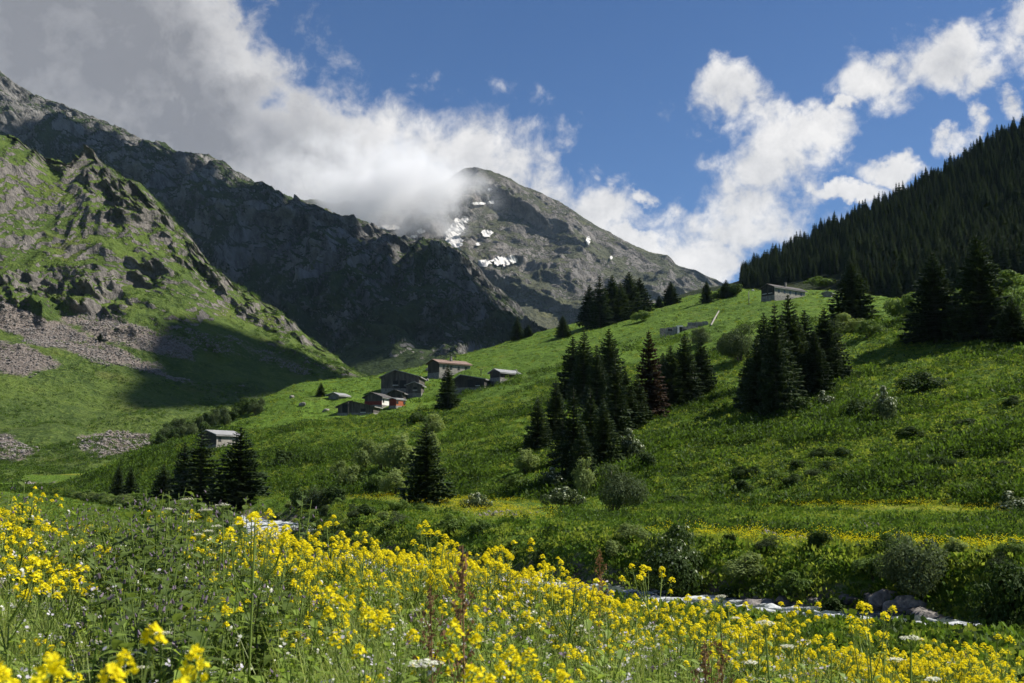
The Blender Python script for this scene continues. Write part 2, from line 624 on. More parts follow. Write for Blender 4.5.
# ------------------------------------------------------------------ forested hill behind on the right
FB = [(600, 345, 480), (680, 312, 450), (735, 300, 440), (800, 304, 395), (900, 314, 345), (1024, 302, 312), (1400, 270, 270)]
FM = [(600, 330, 580), (680, 300, 560), (735, 289, 545), (800, 276, 520), (900, 254, 475), (1024, 222, 440), (1400, 150, 380)]
FC = [(600, 322, 700), (640, 311, 680), (700, 293, 660), (735, 285, 650), (770, 270, 640), (800, 256, 632), (850, 232, 620), (900, 206, 610), (960, 174, 600), (1024, 139, 590), (1100, 97, 575), (1400, -60, 520)]
FC = [(p[0], p[1] - 6 * min(1, max(0, (p[0] - 735) / 120)), p[2]) for p in FC]
FK = [(p[0], p[1] + 60, p[2] + 350) for p in FC]


def disp_forest(V, S):
    V = V.copy()
    V[..., 2] += fbm(V * .012, 4) * 3.5 * smooth(S, .1, .6)
    return V


fh, fV, fS, fN = terrain('forest_hill', M_forest_floor, [FB, FM, FC, FK], 600, 1400, 200, [40, 60, 20], disp_forest, 'hill under dense dark spruce forest')

# ------------------------------------------------------------------ sunlit crag slope on the left
L0 = [(-700, 500, 200), (-250, 500, 240), (0, 496, 255), (80, 490, 285), (160, 475, 330), (240, 452, 400), (330, 425, 480), (420, 405, 560)]
L1 = [(-700, 460, 300), (-250, 455, 330), (0, 446, 365), (80, 440, 395), (160, 428, 440), (240, 412, 500), (330, 398, 560), (420, 395, 600)]
L2 = [(-700, 380, 400), (-250, 370, 450), (0, 345, 520), (80, 362, 520), (160, 384, 520), (240, 384, 560), (330, 385, 600), (420, 390, 625)]
L3 = [(-700, 260, 470), (-250, 262, 520), (0, 262, 600), (60, 272, 610), (120, 280, 612), (180, 300, 620), (240, 322, 640), (330, 368, 640), (420, 387, 640)]
L4 = [(-700, 60, 560), (-250, 90, 620), (0, 132, 690), (20, 140, 700), (45, 160, 705), (70, 170, 710), (90, 158, 720), (100, 164, 725), (118, 176, 728), (140, 190, 730), (165, 212, 735), (190, 240, 735), (210, 268, 730), (240, 292, 725), (280, 313, 720), (310, 339, 715), (340, 361, 705), (370, 379, 690), (420, 386, 670)]
L5 = [(p[0], p[1] + 60, p[2] + 160) for p in L4]


def disp_spur(V, S):
    V = V.copy()
    cl = smooth(S, 2.0, 3.2)
    # crags: warped ridges that run down the slope
    w = V + np.stack([fbm(V * .01, 3), fbm(V * .01 + 9, 3), fbm(V * .01 + 21, 3)], -1) * 16
    q = w * np.array([.018, .013, .008])
    r = ridged(q, 6, .55) - .9
    crag = np.clip(fbm(V * .012 + 5, 3) * 2.2 + .55, 0, 1)
    crag = crag * (1 - .8 * smooth(px_of(V)[0], 170, 250))
    amp = 12 * cl * (1 - .85 * smooth(S, 3.3, 4.0)) * (.25 + crag)
    V[..., 2] += r * amp * .42
    V[..., 1] -= r * amp * .95
    V[..., 0] += r * amp * .4
    r2 = ridged(w * np.array([.075, .05, .022]), 5, .62) - .8
    V[..., 1] -= r2 * 11 * cl * (.15 + crag) * (1 - smooth(S, 4.2, 5))
    V[..., 2] += r2 * 2.2 * cl * (.15 + crag) * (1 - smooth(S, 4.2, 5))
    b = fbm(V * .07, 5, .6) * 3.6 * cl * (.3 + crag) + fbm(V * .02, 4) * 4.0 * smooth(S, .2, 1) + fbm(V * .15, 3) * .5
    V[..., 2] += b
    V[..., 1] -= b * .4
    # hollows and low swells on the valley floor
    fl = smooth(S, .1, .5) * (1 - smooth(S, 1.2, 2.2))
    V[..., 2] += fl * fbm(V * .022 + 3, 3) * 5
    return V


def pxpoly_mask(px, py, poly, soft):
    """soft inside-mask of a convex polygon"""
    d = np.full(px.shape, 1e9)
    n = len(poly)
    for i in range(n):
        (x0, y0), (x1, y1) = poly[i], poly[(i + 1) % n]
        L = math.hypot(x1 - x0, y1 - y0)
        d = np.minimum(d, ((x1 - x0) * (py - y0) - (y1 - y0) * (px - x0)) / L)
    return smooth(d, -soft, soft)


def spur_masks(V, S, n):
    px, py = px_of(V)
    sl = n[..., 2]
    cl = smooth(S, 2.1, 2.9)
    rock = cl * smooth(-sl, -.80, -.48) * .95 + cl * fbm(V * np.array([.045, .03, .018]) + 4, 5) * .55 + fbm(V * .03 + 4, 4) * .1 - .04
    nx = fbm(V * .03, 4) * 14
    nx2 = fbm(V * .08 + 7, 3) * 6
    x, y = px + nx * .6, py + nx2
    sc = np.zeros_like(px)
    for poly, a in [([(-60, 280), (10, 300), (110, 345), (200, 385), (180, 405), (130, 400), (80, 372), (0, 335), (-60, 320)], 1.0),
                    ([(60, 300), (110, 312), (200, 345), (190, 362), (120, 348), (60, 322)], .75),
                    ([(-60, 335), (30, 345), (60, 365), (20, 375), (-60, 368)], .9),
                    ([(75, 437), (120, 431), (152, 434), (150, 446), (100, 458), (80, 450)], 1.0),
                    ([(-80, 430), (10, 436), (42, 452), (20, 462), (-80, 458)], .9),
                    ([(150, 325), (230, 330), (330, 372), (320, 380), (240, 362), (160, 345)], .45)]:
        sc = np.maximum(sc, a * pxpoly_mask(x, y, poly, 7))
    sc = np.maximum(sc, .35 * smooth(fbm(V * .02 + 30, 3), .15, .5) * smooth(S, .3, 1.2))
    return {'rock': rock, 'scree': sc * (1 - .9 * cl * (rock > .4))}


spur, sV, sS, sN = terrain('mountain_slope', M_spur, [L0, L1, L2, L3, L4, L5], -700, 420, 620, [50, 60, 80, 190, 20], disp_spur, 'sunlit green mountain slope with grey crags and scree', spur_masks, blur=2)

# ------------------------------------------------------------------ long shaded ridge behind it
D0 = [(-900, 420, 1200), (-200, 420, 1150), (0, 420, 1120), (200, 415, 1060), (330, 400, 1000), (440, 380, 960), (560, 370, 920), (640, 370, 900)]
D1 = [(-900, 250, 1750), (-200, 260, 1600), (0, 262, 1520), (200, 290, 1400), (330, 318, 1280), (440, 330, 1190), (520, 348, 1100), (560, 360, 1030), (640, 368, 950)]
D2 = [(-900, -60, 2300), (-300, 30, 2200), (-60, 62, 2120), (0, 77, 2100), (15, 90, 2090), (40, 104, 2075), (60, 110, 2060), (100, 127, 2030), (150, 147, 1990), (168, 153, 1975), (178, 161, 1965), (200, 162, 1950), (222, 168, 1935), (240, 182, 1915), (270, 194, 1890), (300, 208, 1860), (340, 223, 1820), (370, 231, 1790), (400, 246, 1750), (440, 250, 1700), (455, 255, 1680), (465, 264, 1660), (478, 273, 1640), (490, 287, 1600), (515, 307, 1540), (535, 331, 1480), (560, 356, 1400), (640, 375, 1300)]
D3 = [(p[0], p[1] + 70, p[2] + 380) for p in D2]


def disp_ridge(V, S):
    V = V.copy()
    f = smooth(S, .15, .8)
    w = V + np.stack([fbm(V * .004, 3), fbm(V * .004 + 9, 3), fbm(V * .004 + 21, 3)], -1) * 50
    r = np.clip(ridged(w * np.array([.0075, .0040, .0028]), 6, .6), 0, 1.7) - .95
    c = 1 - .9 * smooth(S, 1.6, 2.0)
    V[..., 2] += r * 7 * f * c
    V[..., 1] -= r * 34 * f * c
    b = fbm(w * np.array([.028, .020, .016]), 6, .7) * 12 * f * (.4 + .6 * c)
    b = b + (ridged(w * np.array([.03, .012, .010]), 4, .6) - .8) * 9 * f * (.3 + .7 * c)
    V[..., 2] += b * .5
    V[..., 1] -= b
    return V


def ridge_masks(V, S, n):
    rock = smooth(-n[..., 2], -.80, -.45) * .55 + fbm(V * np.array([.012, .006, .005]) + 4, 5) * .55 + smooth(S, 1.2, 2.0) * .30 - .02
    return {'rock': rock, 'scree': 0 * rock}


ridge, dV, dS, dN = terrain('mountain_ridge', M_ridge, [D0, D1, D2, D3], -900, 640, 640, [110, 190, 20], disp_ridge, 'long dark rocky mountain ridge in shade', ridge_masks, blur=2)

# ------------------------------------------------------------------ far snow-flecked peak
K0 = [(150, 395, 1900), (300, 380, 1900), (450, 375, 1900), (600, 372, 1900), (720, 372, 2000), (900, 360, 2300), (1300, 340, 2500)]
K1 = [(150, 300, 3000), (300, 280, 2900), (380, 250, 2900), (450, 268, 2700), (520, 290, 2550), (600, 308, 2550), (690, 318, 2700), (760, 330, 2800), (900, 330, 2900), (1300, 320, 3000)]
K2 = [(150, 190, 4300), (280, 205, 4200), (340, 212, 4150), (400, 208, 4050), (440, 190, 4000), (465, 179, 3950), (480, 177, 3940), (490, 179, 3940), (505, 187, 3935), (520, 195, 3930), (545, 205, 3920), (570, 216, 3910), (600, 233, 3880), (640, 253, 3850), (660, 262, 3830), (668, 263, 3820), (676, 271, 3810), (690, 276, 3800), (720, 290, 3780), (780, 318, 3700), (900, 330, 3700), (1300, 330, 3700)]
K3 = [(p[0], p[1] + 60, p[2] + 700) for p in K2]


def disp_peak(V, S):
    V = V.copy()
    f = smooth(S, .1, .8)
    w = V + np.stack([fbm(V * .002, 3), fbm(V * .002 + 9, 3), fbm(V * .002 + 21, 3)], -1) * 110
    r = np.clip(ridged(w * np.array([.0034, .0018, .0014]), 6, .58), 0, 1.7) - .95
    c = 1 - .9 * smooth(S, 1.5, 2.0)
    V[..., 2] += r * 9 * f * c
    V[..., 1] -= r * 70 * f * c
    b = fbm(w * np.array([.014, .010, .008]), 6, .66) * 20 * f * (.25 + .75 * c)
    V[..., 2] += b * .5
    V[..., 1] -= b
    return V


def peak_masks(V, S, n):
    rock = smooth(-n[..., 2], -.75, -.45) * .4 + fbm(V * .004 + 4, 5) * .6 + .14
    sc = smooth(fbm(V * np.array([.004, .002, .002]) + 14, 4), .1, .45) * .55
    return {'rock': rock, 'scree': sc}


peak, pV, pS, pN = terrain('mountain_peak', M_peak, [K0, K1, K2, K3], 150, 1300, 620, [110, 220, 20], disp_peak, 'far rocky peak with snow patches under cloud', peak_masks, blur=2)

# ------------------------------------------------------------------ the air of the valley
zlo = min(v[..., 2].min() for v in (np.stack([GX, GY, GZ], -1), hV, fV, sV, dV, pV)) - 1
zhi = max(v[..., 2].max() for v in (hV, fV, sV, dV, pV)) + 12
x0, x1 = GX.min() - 60, GX.max() + 60
for v in (sV, dV, pV, fV):
    x0, x1 = min(x0, v[..., 0].min() - 60), max(x1, v[..., 0].max() + 60)
hv = [(x, y, z) for x in (x0, x1) for y in (-760, 5300) for z in (zlo, zhi)]
hf = [[0, 1, 3, 2], [4, 6, 7, 5], [0, 4, 5, 1], [2, 3, 7, 6], [0, 2, 6, 4], [1, 5, 7, 3]]
hm, ht = mat_new('haze')
vol = ht.node('ShaderNodeVolumePrincipled', {'Color': rgb(.50, .73, 1.0), 'Density': 0.00002, 'Anisotropy': 0.0})
ht.node('ShaderNodeOutputMaterial', {'Volume': vol.outputs[0]})
link('haze', new_mesh('haze', hv, hf, hm, False), kind='stuff', label='thin blue mountain air')
scene.cycles.volume_bounces = 0
scene.cycles.max_bounces = 6
scene.cycles.diffuse_bounces = 3
scene.cycles.transparent_max_bounces = 12
scene.cycles.use_adaptive_sampling = True
scene.cycles.adaptive_threshold = 0.02
scene.cycles.use_denoising = True
print('SPAN', x0, x1, zlo, zhi)

# ------------------------------------------------------------------ clouds: two unseen ones added to throw shade on the left mountains, and the mist round the ridge
def shade_puffs(name, centres, label, mat):
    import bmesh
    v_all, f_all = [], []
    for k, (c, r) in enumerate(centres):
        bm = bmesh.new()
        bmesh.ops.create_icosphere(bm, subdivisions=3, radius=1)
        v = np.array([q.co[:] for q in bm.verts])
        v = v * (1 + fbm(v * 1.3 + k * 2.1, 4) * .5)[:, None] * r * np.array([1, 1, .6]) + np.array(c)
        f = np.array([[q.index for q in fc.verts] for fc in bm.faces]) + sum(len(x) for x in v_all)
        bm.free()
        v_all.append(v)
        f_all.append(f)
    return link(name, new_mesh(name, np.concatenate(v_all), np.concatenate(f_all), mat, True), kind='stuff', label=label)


M_shade_cloud, ct_ = mat_new('cloud')  # solid white for the added, unseen shade clouds
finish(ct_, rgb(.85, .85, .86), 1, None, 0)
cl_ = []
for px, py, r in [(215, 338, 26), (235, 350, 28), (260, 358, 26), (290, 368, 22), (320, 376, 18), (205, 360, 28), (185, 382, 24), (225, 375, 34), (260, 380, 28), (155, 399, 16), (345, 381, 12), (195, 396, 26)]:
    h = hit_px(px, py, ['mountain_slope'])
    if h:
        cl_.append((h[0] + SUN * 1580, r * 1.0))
shade_puffs('cloud', cl_, 'small cloud drifting overhead', M_shade_cloud)  # added out of view, shaped from the shadow wanted on the slope
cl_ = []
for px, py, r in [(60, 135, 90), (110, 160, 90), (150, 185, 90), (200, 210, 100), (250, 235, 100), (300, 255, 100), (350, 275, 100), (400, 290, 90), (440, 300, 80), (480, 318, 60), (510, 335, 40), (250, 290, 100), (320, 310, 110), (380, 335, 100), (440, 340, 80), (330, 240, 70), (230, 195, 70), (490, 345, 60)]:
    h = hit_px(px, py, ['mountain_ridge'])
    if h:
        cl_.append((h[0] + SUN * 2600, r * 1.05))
shade_puffs('cloud', cl_, 'broad cloud drifting overhead', M_shade_cloud)  # added out of view, puffs set sunward of the ridge to darken it


def mist(label, px, py, Y, rx, rz, ry, rot, dens, scale):
    a, t_ = at(px, py)
    import bmesh
    bm = bmesh.new()
    bmesh.ops.create_icosphere(bm, subdivisions=4, radius=1)
    v = np.array([q.co[:] for q in bm.verts])
    v = v * (1 + fbm(v * 1.1 + px, 3) * .12)[:, None]
    f = np.array([[q.index for q in fc.verts] for fc in bm.faces])
    bm.free()
    m, n = mat_new('mist')
    P = n.node('ShaderNodeTexCoord').outputs['Object']
    r = n.vmath('LENGTH', P, out=1)
    q = n.noise(n.vmath('MULTIPLY', P, (rx / rz, ry / rz, 1.0)), scale, 5, .6, .2)
    body = n.math('SUBTRACT', n.math('MULTIPLY', n.math('SUBTRACT', .92, r), 1.5), n.math('MULTIPLY', n.math('SUBTRACT', .56, q), 4.0))
    d = n.math('MULTIPLY', n.math('MULTIPLY', n.ramp(body, 0, 1.2), n.ramp(r, .98, .55)), dens)
    vol_ = n.node('ShaderNodeVolumePrincipled', {'Color': rgb(.97, .97, .98), 'Density': d, 'Anisotropy': 0.0})
    n.node('ShaderNodeOutputMaterial', {'Volume': vol_.outputs[0]})
    o = link('mist', new_mesh('mist', v, f, m, True), kind='stuff', label=label)
    k = Y / F
    o.location = (float(a) * Y, Y, float(t_) * Y + EYE)
    o.scale = (rx * k, ry * k, rz * k)
    o.rotation_euler = (0, R(rot), 0)
    return o


mist('white cloud wrapped round the left shoulder of the peak', 382, 192, 3050, 150, 78, 120, 8, .016, 1.8)
scene.cycles.volume_bounces = 4
scene.cycles.volume_max_steps = 200
# ------------------------------------------------------------------ vegetation helpers
class MB:
    """collects polygons for one mesh"""

    def __init__(self):
        self.v, self.f, self.m = [], [], []

    def poly(self, pts, m=0):
        i = len(self.v)
        self.v.extend([tuple(p) for p in pts])
        self.f.append(tuple(range(i, i + len(pts))))
        self.m.append(m)

    def tube(self, pts, rad, sides=5, m=0, cap=True):
        pts = [Vector(p) for p in pts]
        base = len(self.v)
        for i, p in enumerate(pts):
            d = (pts[min(i + 1, len(pts) - 1)] - pts[max(i - 1, 0)])
            if d.length < 1e-9:
                d = Vector((0, 0, 1))
            d.normalize()
            a = d.cross(Vector((0, 0, 1)) if abs(d.z) < .9 else Vector((1, 0, 0))).normalized()
            b = d.cross(a)
            for k in range(sides):
                t = 2 * math.pi * k / sides
                self.v.append(tuple(p + (a * math.cos(t) + b * math.sin(t)) * rad[i]))
        for i in range(len(pts) - 1):
            for k in range(sides):
                q = base + i * sides
                k2 = (k + 1) % sides
                self.f.append((q + k, q + k2, q + sides + k2, q + sides + k))
                self.m.append(m)
        if cap:
            q = base + (len(pts) - 1) * sides
            self.f.append(tuple(q + k for k in range(sides)))
            self.m.append(m)
            self.f.append(tuple(base + k for k in reversed(range(sides))))
            self.m.append(m)

    def box(self, x0, x1, y0, y1, z0, z1, m=0):
        i = len(self.v)
        self.v += [(x, y, z) for z in (z0, z1) for x, y in ((x0, y0), (x1, y0), (x1, y1), (x0, y1))]
        for f in ((3, 2, 1, 0), (4, 5, 6, 7), (0, 1, 5, 4), (1, 2, 6, 5), (2, 3, 7, 6), (3, 0, 4, 7)):
            self.f.append(tuple(i + k for k in f))
            self.m.append(m)

    def mesh(self, name, mats, smooth_shade=False):
        return new_mesh(name, self.v, self.f, mats=mats if isinstance(mats, list) else [mats], smooth_shade=smooth_shade, fmat=self.m)


def leaf_mat(name, c0, c1, trans=.35, rough=.65, spec=.12, tint=.5):
    """leaf colour varies from leaf to leaf and from plant to plant"""
    m, t = mat_new(name)
    isl = t.node('ShaderNodeNewGeometry').outputs['Random Per Island']
    ob = t.node('ShaderNodeObjectInfo').outputs['Random']
    f = t.math('ADD', t.math('MULTIPLY', isl, 1 - tint), t.math('MULTIPLY', ob, tint))
    c = t.mix(f, c0, c1)
    b = t.node('ShaderNodeBsdfPrincipled', {'Base Color': c, 'Roughness': rough, 'Specular IOR Level': spec})
    tl = t.node('ShaderNodeBsdfTranslucent', {'Color': t.mix(.5, c, t.mix(1.0, c, rgb(1.3, 1.25, .5), 'MULTIPLY'))})
    ms = t.node('ShaderNodeMixShader', {0: trans, 1: b.outputs[0], 2: tl.outputs[0]})
    t.node('ShaderNodeOutputMaterial', {'Surface': ms.outputs[0]})
    return m


def plain_mat(name, c0, c1, scale=6, rough=.8, bump=.4, stretch=(1, 1, 1), spec=.25, detail=6, metallic=0):
    m, t = mat_new(name)
    P = t.vmath('MULTIPLY', t.node('ShaderNodeTexCoord').outputs['Object'], stretch)
    n = t.noise(P, scale, detail, .65)
    ob = t.node('ShaderNodeObjectInfo').outputs['Random']
    c = t.mix(t.ramp(n, .3, .7), c0, c1)
    b = finish(t, c, rough, (n, bump, .5 / scale), spec)
    b.inputs['Metallic'].default_value = metallic
    return m


M_bark = plain_mat('bark', rgb(.035, .026, .019), rgb(.10, .080, .062), 8, stretch=(3, 3, .6))
M_needle = leaf_mat('needles', rgb(.014, .027, .009), rgb(.050, .075, .022), .2, .6, .15)
M_needle_red = leaf_mat('needles_dying', rgb(.034, .024, .014), rgb(.056, .033, .019), .12, .7, .1)
M_leaf_birch = leaf_mat('leaf_light', rgb(.12, .17, .05), rgb(.24, .30, .10), .45)
M_leaf_willow = leaf_mat('leaf_willow', rgb(.040, .062, .024), rgb(.11, .145, .062), .35, .7, .08)
M_leaf_dark = leaf_mat('leaf_dark', rgb(.026, .050, .011), rgb(.065, .105, .022), .35)
M_leaf_bright = leaf_mat('leaf_bright', rgb(.07, .12, .02), rgb(.15, .22, .05), .4)
M_bloom_white = leaf_mat('white_bloom', rgb(.26, .30, .18), rgb(.50, .52, .38), .3, .6, .1)


def spruce(seed, H=12, Rd=2.3, whorls=30, per=8, sparse=0):
    r = random.Random(seed)
    tb = MB()
    lean = r.uniform(-.15, .15)
    pts = [(lean * (k / 6) ** 2, 0, H * k / 6 - (.6 if k == 0 else 0)) for k in range(7)]
    tb.tube(pts, [H * .017 * (1 - k / 6.3) + .012 for k in range(7)], 7)
    cb = MB()
    low = .05 + r.uniform(0, .05)
    for w in range(whorls):
        u = low + (1 - low) * (w + r.uniform(-.3, .3)) / whorls
        u = min(max(u, low), .985)
        z0 = u * H
        n = per if u < .7 else max(4, int(per * (1.25 - u) * 1.6))
        ph = r.uniform(0, 6.28)
        for b in range(n):
            if r.random() < sparse:
                continue
            az = ph + 6.283 * b / n + r.uniform(-.3, .3)
            L = Rd * ((1 - u) ** .82 * 1.0 + .03) * r.uniform(.68, 1.12)
            if u < .16:
                L *= .75 + 1.5 * u
            el = -.30 + .75 * u + r.uniform(-.12, .12)
            d = Vector((math.cos(az), math.sin(az), 0))
            sdv = Vector((-d.y, d.x, 0))
            p = Vector((lean * u * u, 0, z0))
            nseg = 4 if L > 1 else 3
            prev = p
            for s in range(nseg):
                f1 = (s + 1) / nseg
                q = p + d * (L * f1) + Vector((0, 0, L * (math.tan(el) * f1 - .22 * f1 * f1 + .20 * f1 ** 3)))
                wd = (.20 * L + .16) * (1 - .55 * f1)
                dr = Vector((0, 0, -.05 - .10 * r.random())) * min(L, 1.5)
                # foliage pads either side of the rib plus hanging sprays
                for sg in (-1, 1):
                    tip = prev.lerp(q, .9) + sdv * (sg * wd * r.uniform(1.0, 2.0)) + d * (wd * .5) + dr
                    cb.poly((prev, tip, q + Vector((0, 0, .02))))
                    tip2 = prev.lerp(q, .25) + sdv * (sg * wd * r.uniform(.5, 1.1)) + dr * 2.2
                    cb.poly((prev, q, tip2))
                h = prev.lerp(q, .5) + Vector((r.uniform(-.1, .1), r.uniform(-.1, .1), -(.16 + .16 * L) * r.uniform(.6, 1.5)))
                cb.poly((prev, h, q))
                prev = q
            cb.poly((prev + sdv * .05 * L, prev - sdv * .05 * L, prev + d * (.10 * L + .06) + Vector((0, 0, .05 * L))))
    top = Vector((lean, 0, H))
    for k in range(5):
        a = k * 1.256
        cb.poly((top + Vector((math.cos(a) * .09, math.sin(a) * .09, -.55)), top + Vector((math.cos(a + 1) * .09, math.sin(a + 1) * .09, -.6)), top + Vector((0, 0, .1))))
    return tb.mesh('trunk', M_bark, True), cb.mesh('crown', M_needle)


SPR = [spruce(11, 12, 2.7, 30, 9), spruce(12, 12, 2.2, 28, 9), spruce(13, 12, 3.1, 32, 9), spruce(14, 12, 1.9, 30, 8), spruce(15, 12, 2.5, 26, 8, .15), spruce(16, 12, 2.9, 27, 9, .1)]
SPR_W = [2.7, 2.2, 3.1, 1.9, 2.5, 2.9]


def crown_leaves(r, lobes, n, ls, mb, fm=0, droop=.2, aspect=.5, inner=.25):
    """many leaf faces spread through rounded clumps"""
    tot = sum(l[3] ** 2 for l in lobes)
    for (cx, cy, cz, rad, sq) in lobes:
        for k in range(int(n * rad ** 2 / tot)):
            while True:
                d = Vector((r.gauss(0, 1), r.gauss(0, 1), r.gauss(0, 1)))
                if d.length > .01:
                    break
            d.normalize()
            rr = rad * (1 - inner * r.random() ** 1.5) * (1 + .18 * math.sin(7 * d.x + cx * 3) * math.sin(6 * d.y + cy) * math.sin(8 * d.z))
            p = Vector((cx, cy, cz)) + Vector((d.x * rr, d.y * rr, d.z * rr * sq))
            if p.z < .02:
                continue
            s = ls * r.uniform(.6, 1.3)
            up = (d + Vector((r.uniform(-.8, .8), r.uniform(-.8, .8), r.uniform(-.2, 1.1)))).normalized()
            t = up.cross(Vector((r.uniform(-1, 1), r.uniform(-1, 1), r.uniform(-.6, .6)))).normalized()
            b = up.cross(t)
            mb.poly((p - t * s, p + b * s * aspect, p + t * s - up * s * droop, p - b * s * aspect), fm)


def bush(seed, H, Wd, leaf, n, ls, nl=9, bloom=None, stems=4, open_=0.0, bloom_n=120):
    """thing meshes: stems, leaves, (blossom)"""
    r = random.Random(seed)
    lobes = []
    for k in range(nl):
        u = r.random()
        z = H * (.26 + .56 * u)
        ring = Wd * .5 * (1 - .75 * max(0, u - .25)) * math.sqrt(r.random()) * .85
        a = r.uniform(0, 6.28)
        rad = (Wd * .20) * r.uniform(.75, 1.35) * (1.15 - .5 * u)
        lobes.append((math.cos(a) * ring, math.sin(a) * ring, z, rad, min(1.5, max(.7, H / Wd)) * r.uniform(.8, 1.1)))
    lobes.append((0, 0, H * .42, Wd * .28, H / Wd))
    sb = MB()
    for k in range(stems):
        l = lobes[k % len(lobes)]
        p0 = Vector((r.uniform(-.08, .08) * Wd, r.uniform(-.08, .08) * Wd, -.25))
        p2 = Vector((l[0], l[1], l[2]))
        p1 = p0.lerp(p2, .5) + Vector((0, 0, H * .06))
        sb.tube([p0, p1, p2], [H * .018, H * .012, H * .005], 5)
    lb = MB()
    crown_leaves(r, lobes, n, ls, lb)
    out = [('stem', sb.mesh('stem', M_bark, True)), ('leaves', lb.mesh('leaves', leaf))]
    if bloom:
        bb = MB()
        for k in range(bloom_n):
            l = r.choice(lobes)
            d = Vector((r.gauss(0, 1), r.gauss(0, 1), abs(r.gauss(0, 1)) + .2)).normalized()
            p = Vector((l[0], l[1], l[2])) + Vector((d.x, d.y, d.z * l[4])) * l[3] * 1.04
            s = ls * r.uniform(.5, .9)
            t = d.cross(Vector((0, .3, 1))).normalized()
            b = d.cross(t)
            bb.poly([p + (t * math.cos(q * 1.047) + b * math.sin(q * 1.047)) * s * r.uniform(.7, 1.1) for q in range(6)])
        out.append(('blossom', bb.mesh('blossom', bloom)))
    return out


# every bush mesh is built to a unit size of about 2 m and scaled when planted
BUSH = {
    'birch': [bush(21 + k, 3.2, 2.4, M_leaf_birch, 2600, .10, 12, stems=5) for k in range(3)],
    'willow': [bush(31 + k, 2.3, 2.6, M_leaf_willow, 6500, .058, 14, stems=6) for k in range(3)],
    'shrub': [bush(41 + k, 1.6, 2.0, M_leaf_dark, 2000, .09, 10, stems=4) for k in range(3)],
    'bright': [bush(51 + k, 2.0, 2.4, M_leaf_bright, 2000, .11, 10, stems=4) for k in range(2)],
    'elder': [bush(61 + k, 1.9, 2.6, M_leaf_dark, 7500, .058, 15, M_bloom_white, 6, bloom_n=150) for k in range(2)],
    'pale': [bush(71 + k, 2.0, 2.4, M_leaf_willow, 1900, .10, 10, M_bloom_white, 4, bloom_n=90) for k in range(2)],
}
BUSH['elder_plain'] = [bush(81, 1.9, 2.4, M_leaf_dark, 7000, .058, 14, stems=6)]
BUSH_S = {'elder_plain': (1.9, 2.4), 'birch': (3.2, 2.4), 'willow': (2.3, 2.6), 'shrub': (1.6, 2.0), 'bright': (2.0, 2.4), 'elder': (1.9, 2.6), 'pale': (2.0, 2.4)}


def thing(name, label, cat, loc, rotz=0, scale=(1, 1, 1), group=None):
    o = bpy.data.objects.new(name, None)
    o.empty_display_size = .3
    col.objects.link(o)
    o.location = loc
    o.rotation_euler = (0, 0, rotz)
    o.scale = scale
    o['label'] = label
    o['category'] = cat
    if group:
        o['group'] = group
    return o


def plant(name, label, cat, loc, parts, rotz, scale, group=None):
    o = thing(name, label, cat, loc, rotz, scale, group)
    for pn_, me in parts:
        link(pn_, me, o)
    return o


GROUND = ['hill', 'ground', 'mountain_slope', 'forest_hill']


def foot(px, py, names=GROUND):
    """the ground under an object's foot seen at a pixel (moves down the picture past the crest if needed)"""
    for k in range(40):
        h = hit_px(px, py + k * .5, names)
        if h and h[0].y < 900:
            return h[0]
    return None


ORD = ['first', 'second', 'third', 'fourth', 'fifth', 'sixth', 'seventh', 'eighth', 'ninth', 'tenth', 'eleventh', 'twelfth', 'thirteenth', 'fourteenth', 'fifteenth', 'sixteenth', 'seventeenth', 'eighteenth', 'nineteenth', 'twentieth', 'twenty-first', 'twenty-second', 'twenty-third', 'twenty-fourth', 'twenty-fifth', 'twenty-sixth', 'twenty-seventh', 'twenty-eighth']


def grow_spruce(px, fy, ty, w, label, group, red=False, names=GROUND):
    p = foot(px, fy, names)
    if p is None:
        return None
    H = (fy - ty) / F * p.y * 1.02
    Wm = w / F * p.y
    want = Wm / H * 12 / 2 * 1.5
    i = min(range(len(SPR)), key=lambda k: abs(SPR_W[k] - want) + random.random() * .5)
    s = H / 12
    sx = s * min(2.0, max(.7, want / SPR_W[i]))
    o = thing('spruce_tree', label, 'spruce', (p.x, p.y, p.z - .15), random.uniform(0, 6.28), (sx, sx, s), group)
    link('trunk', SPR[i][0], o)
    c = link('crown', SPR_RED if red else SPR[i][1], o)
    return o


SPR_RED = SPR[0][1].copy()
SPR_RED.materials.clear()
SPR_RED.materials.append(M_needle_red)

CL = {
    'by the log hut at the valley mouth': [(118, 499, 465, 15), (130, 500, 467, 15), (163, 505, 464, 24), (183, 508, 443, 30), (200, 512, 430, 46), (239, 510, 428, 52)],
    'in the middle hillside clump': [(538, 450, 397, 24), (563, 466, 418, 26), (573, 402, 336, 32), (584, 404, 330, 30), (574, 482, 388, 30), (583, 492, 425, 28), (591, 460, 388, 26), (604, 468, 399, 30),
                                     (610, 395, 328, 32), (616, 442, 353, 30), (626, 430, 368, 30), (637, 427, 374, 26), (597, 420, 345, 28), (556, 440, 380, 24), (672, 408, 345, 30), (686, 403, 333, 30), (702, 394, 337, 26), (664, 400, 352, 22)],
    'in the skyline clump': [(590, 326, 284, 22), (600, 328, 276, 24), (613, 323, 274, 26), (621, 321, 282, 22), (630, 318, 271, 28), (640, 314, 277, 24)],
    'in the right hillside clump': [(758, 414, 336, 30), (769, 404, 326, 32), (777, 417, 303, 34), (791, 402, 294, 42), (806, 390, 309, 34), (827, 386, 307, 36), (816, 396, 330, 30), (750, 410, 350, 26), (784, 412, 316, 36), (800, 398, 318, 34), (836, 380, 318, 26), (765, 390, 312, 30)],
}
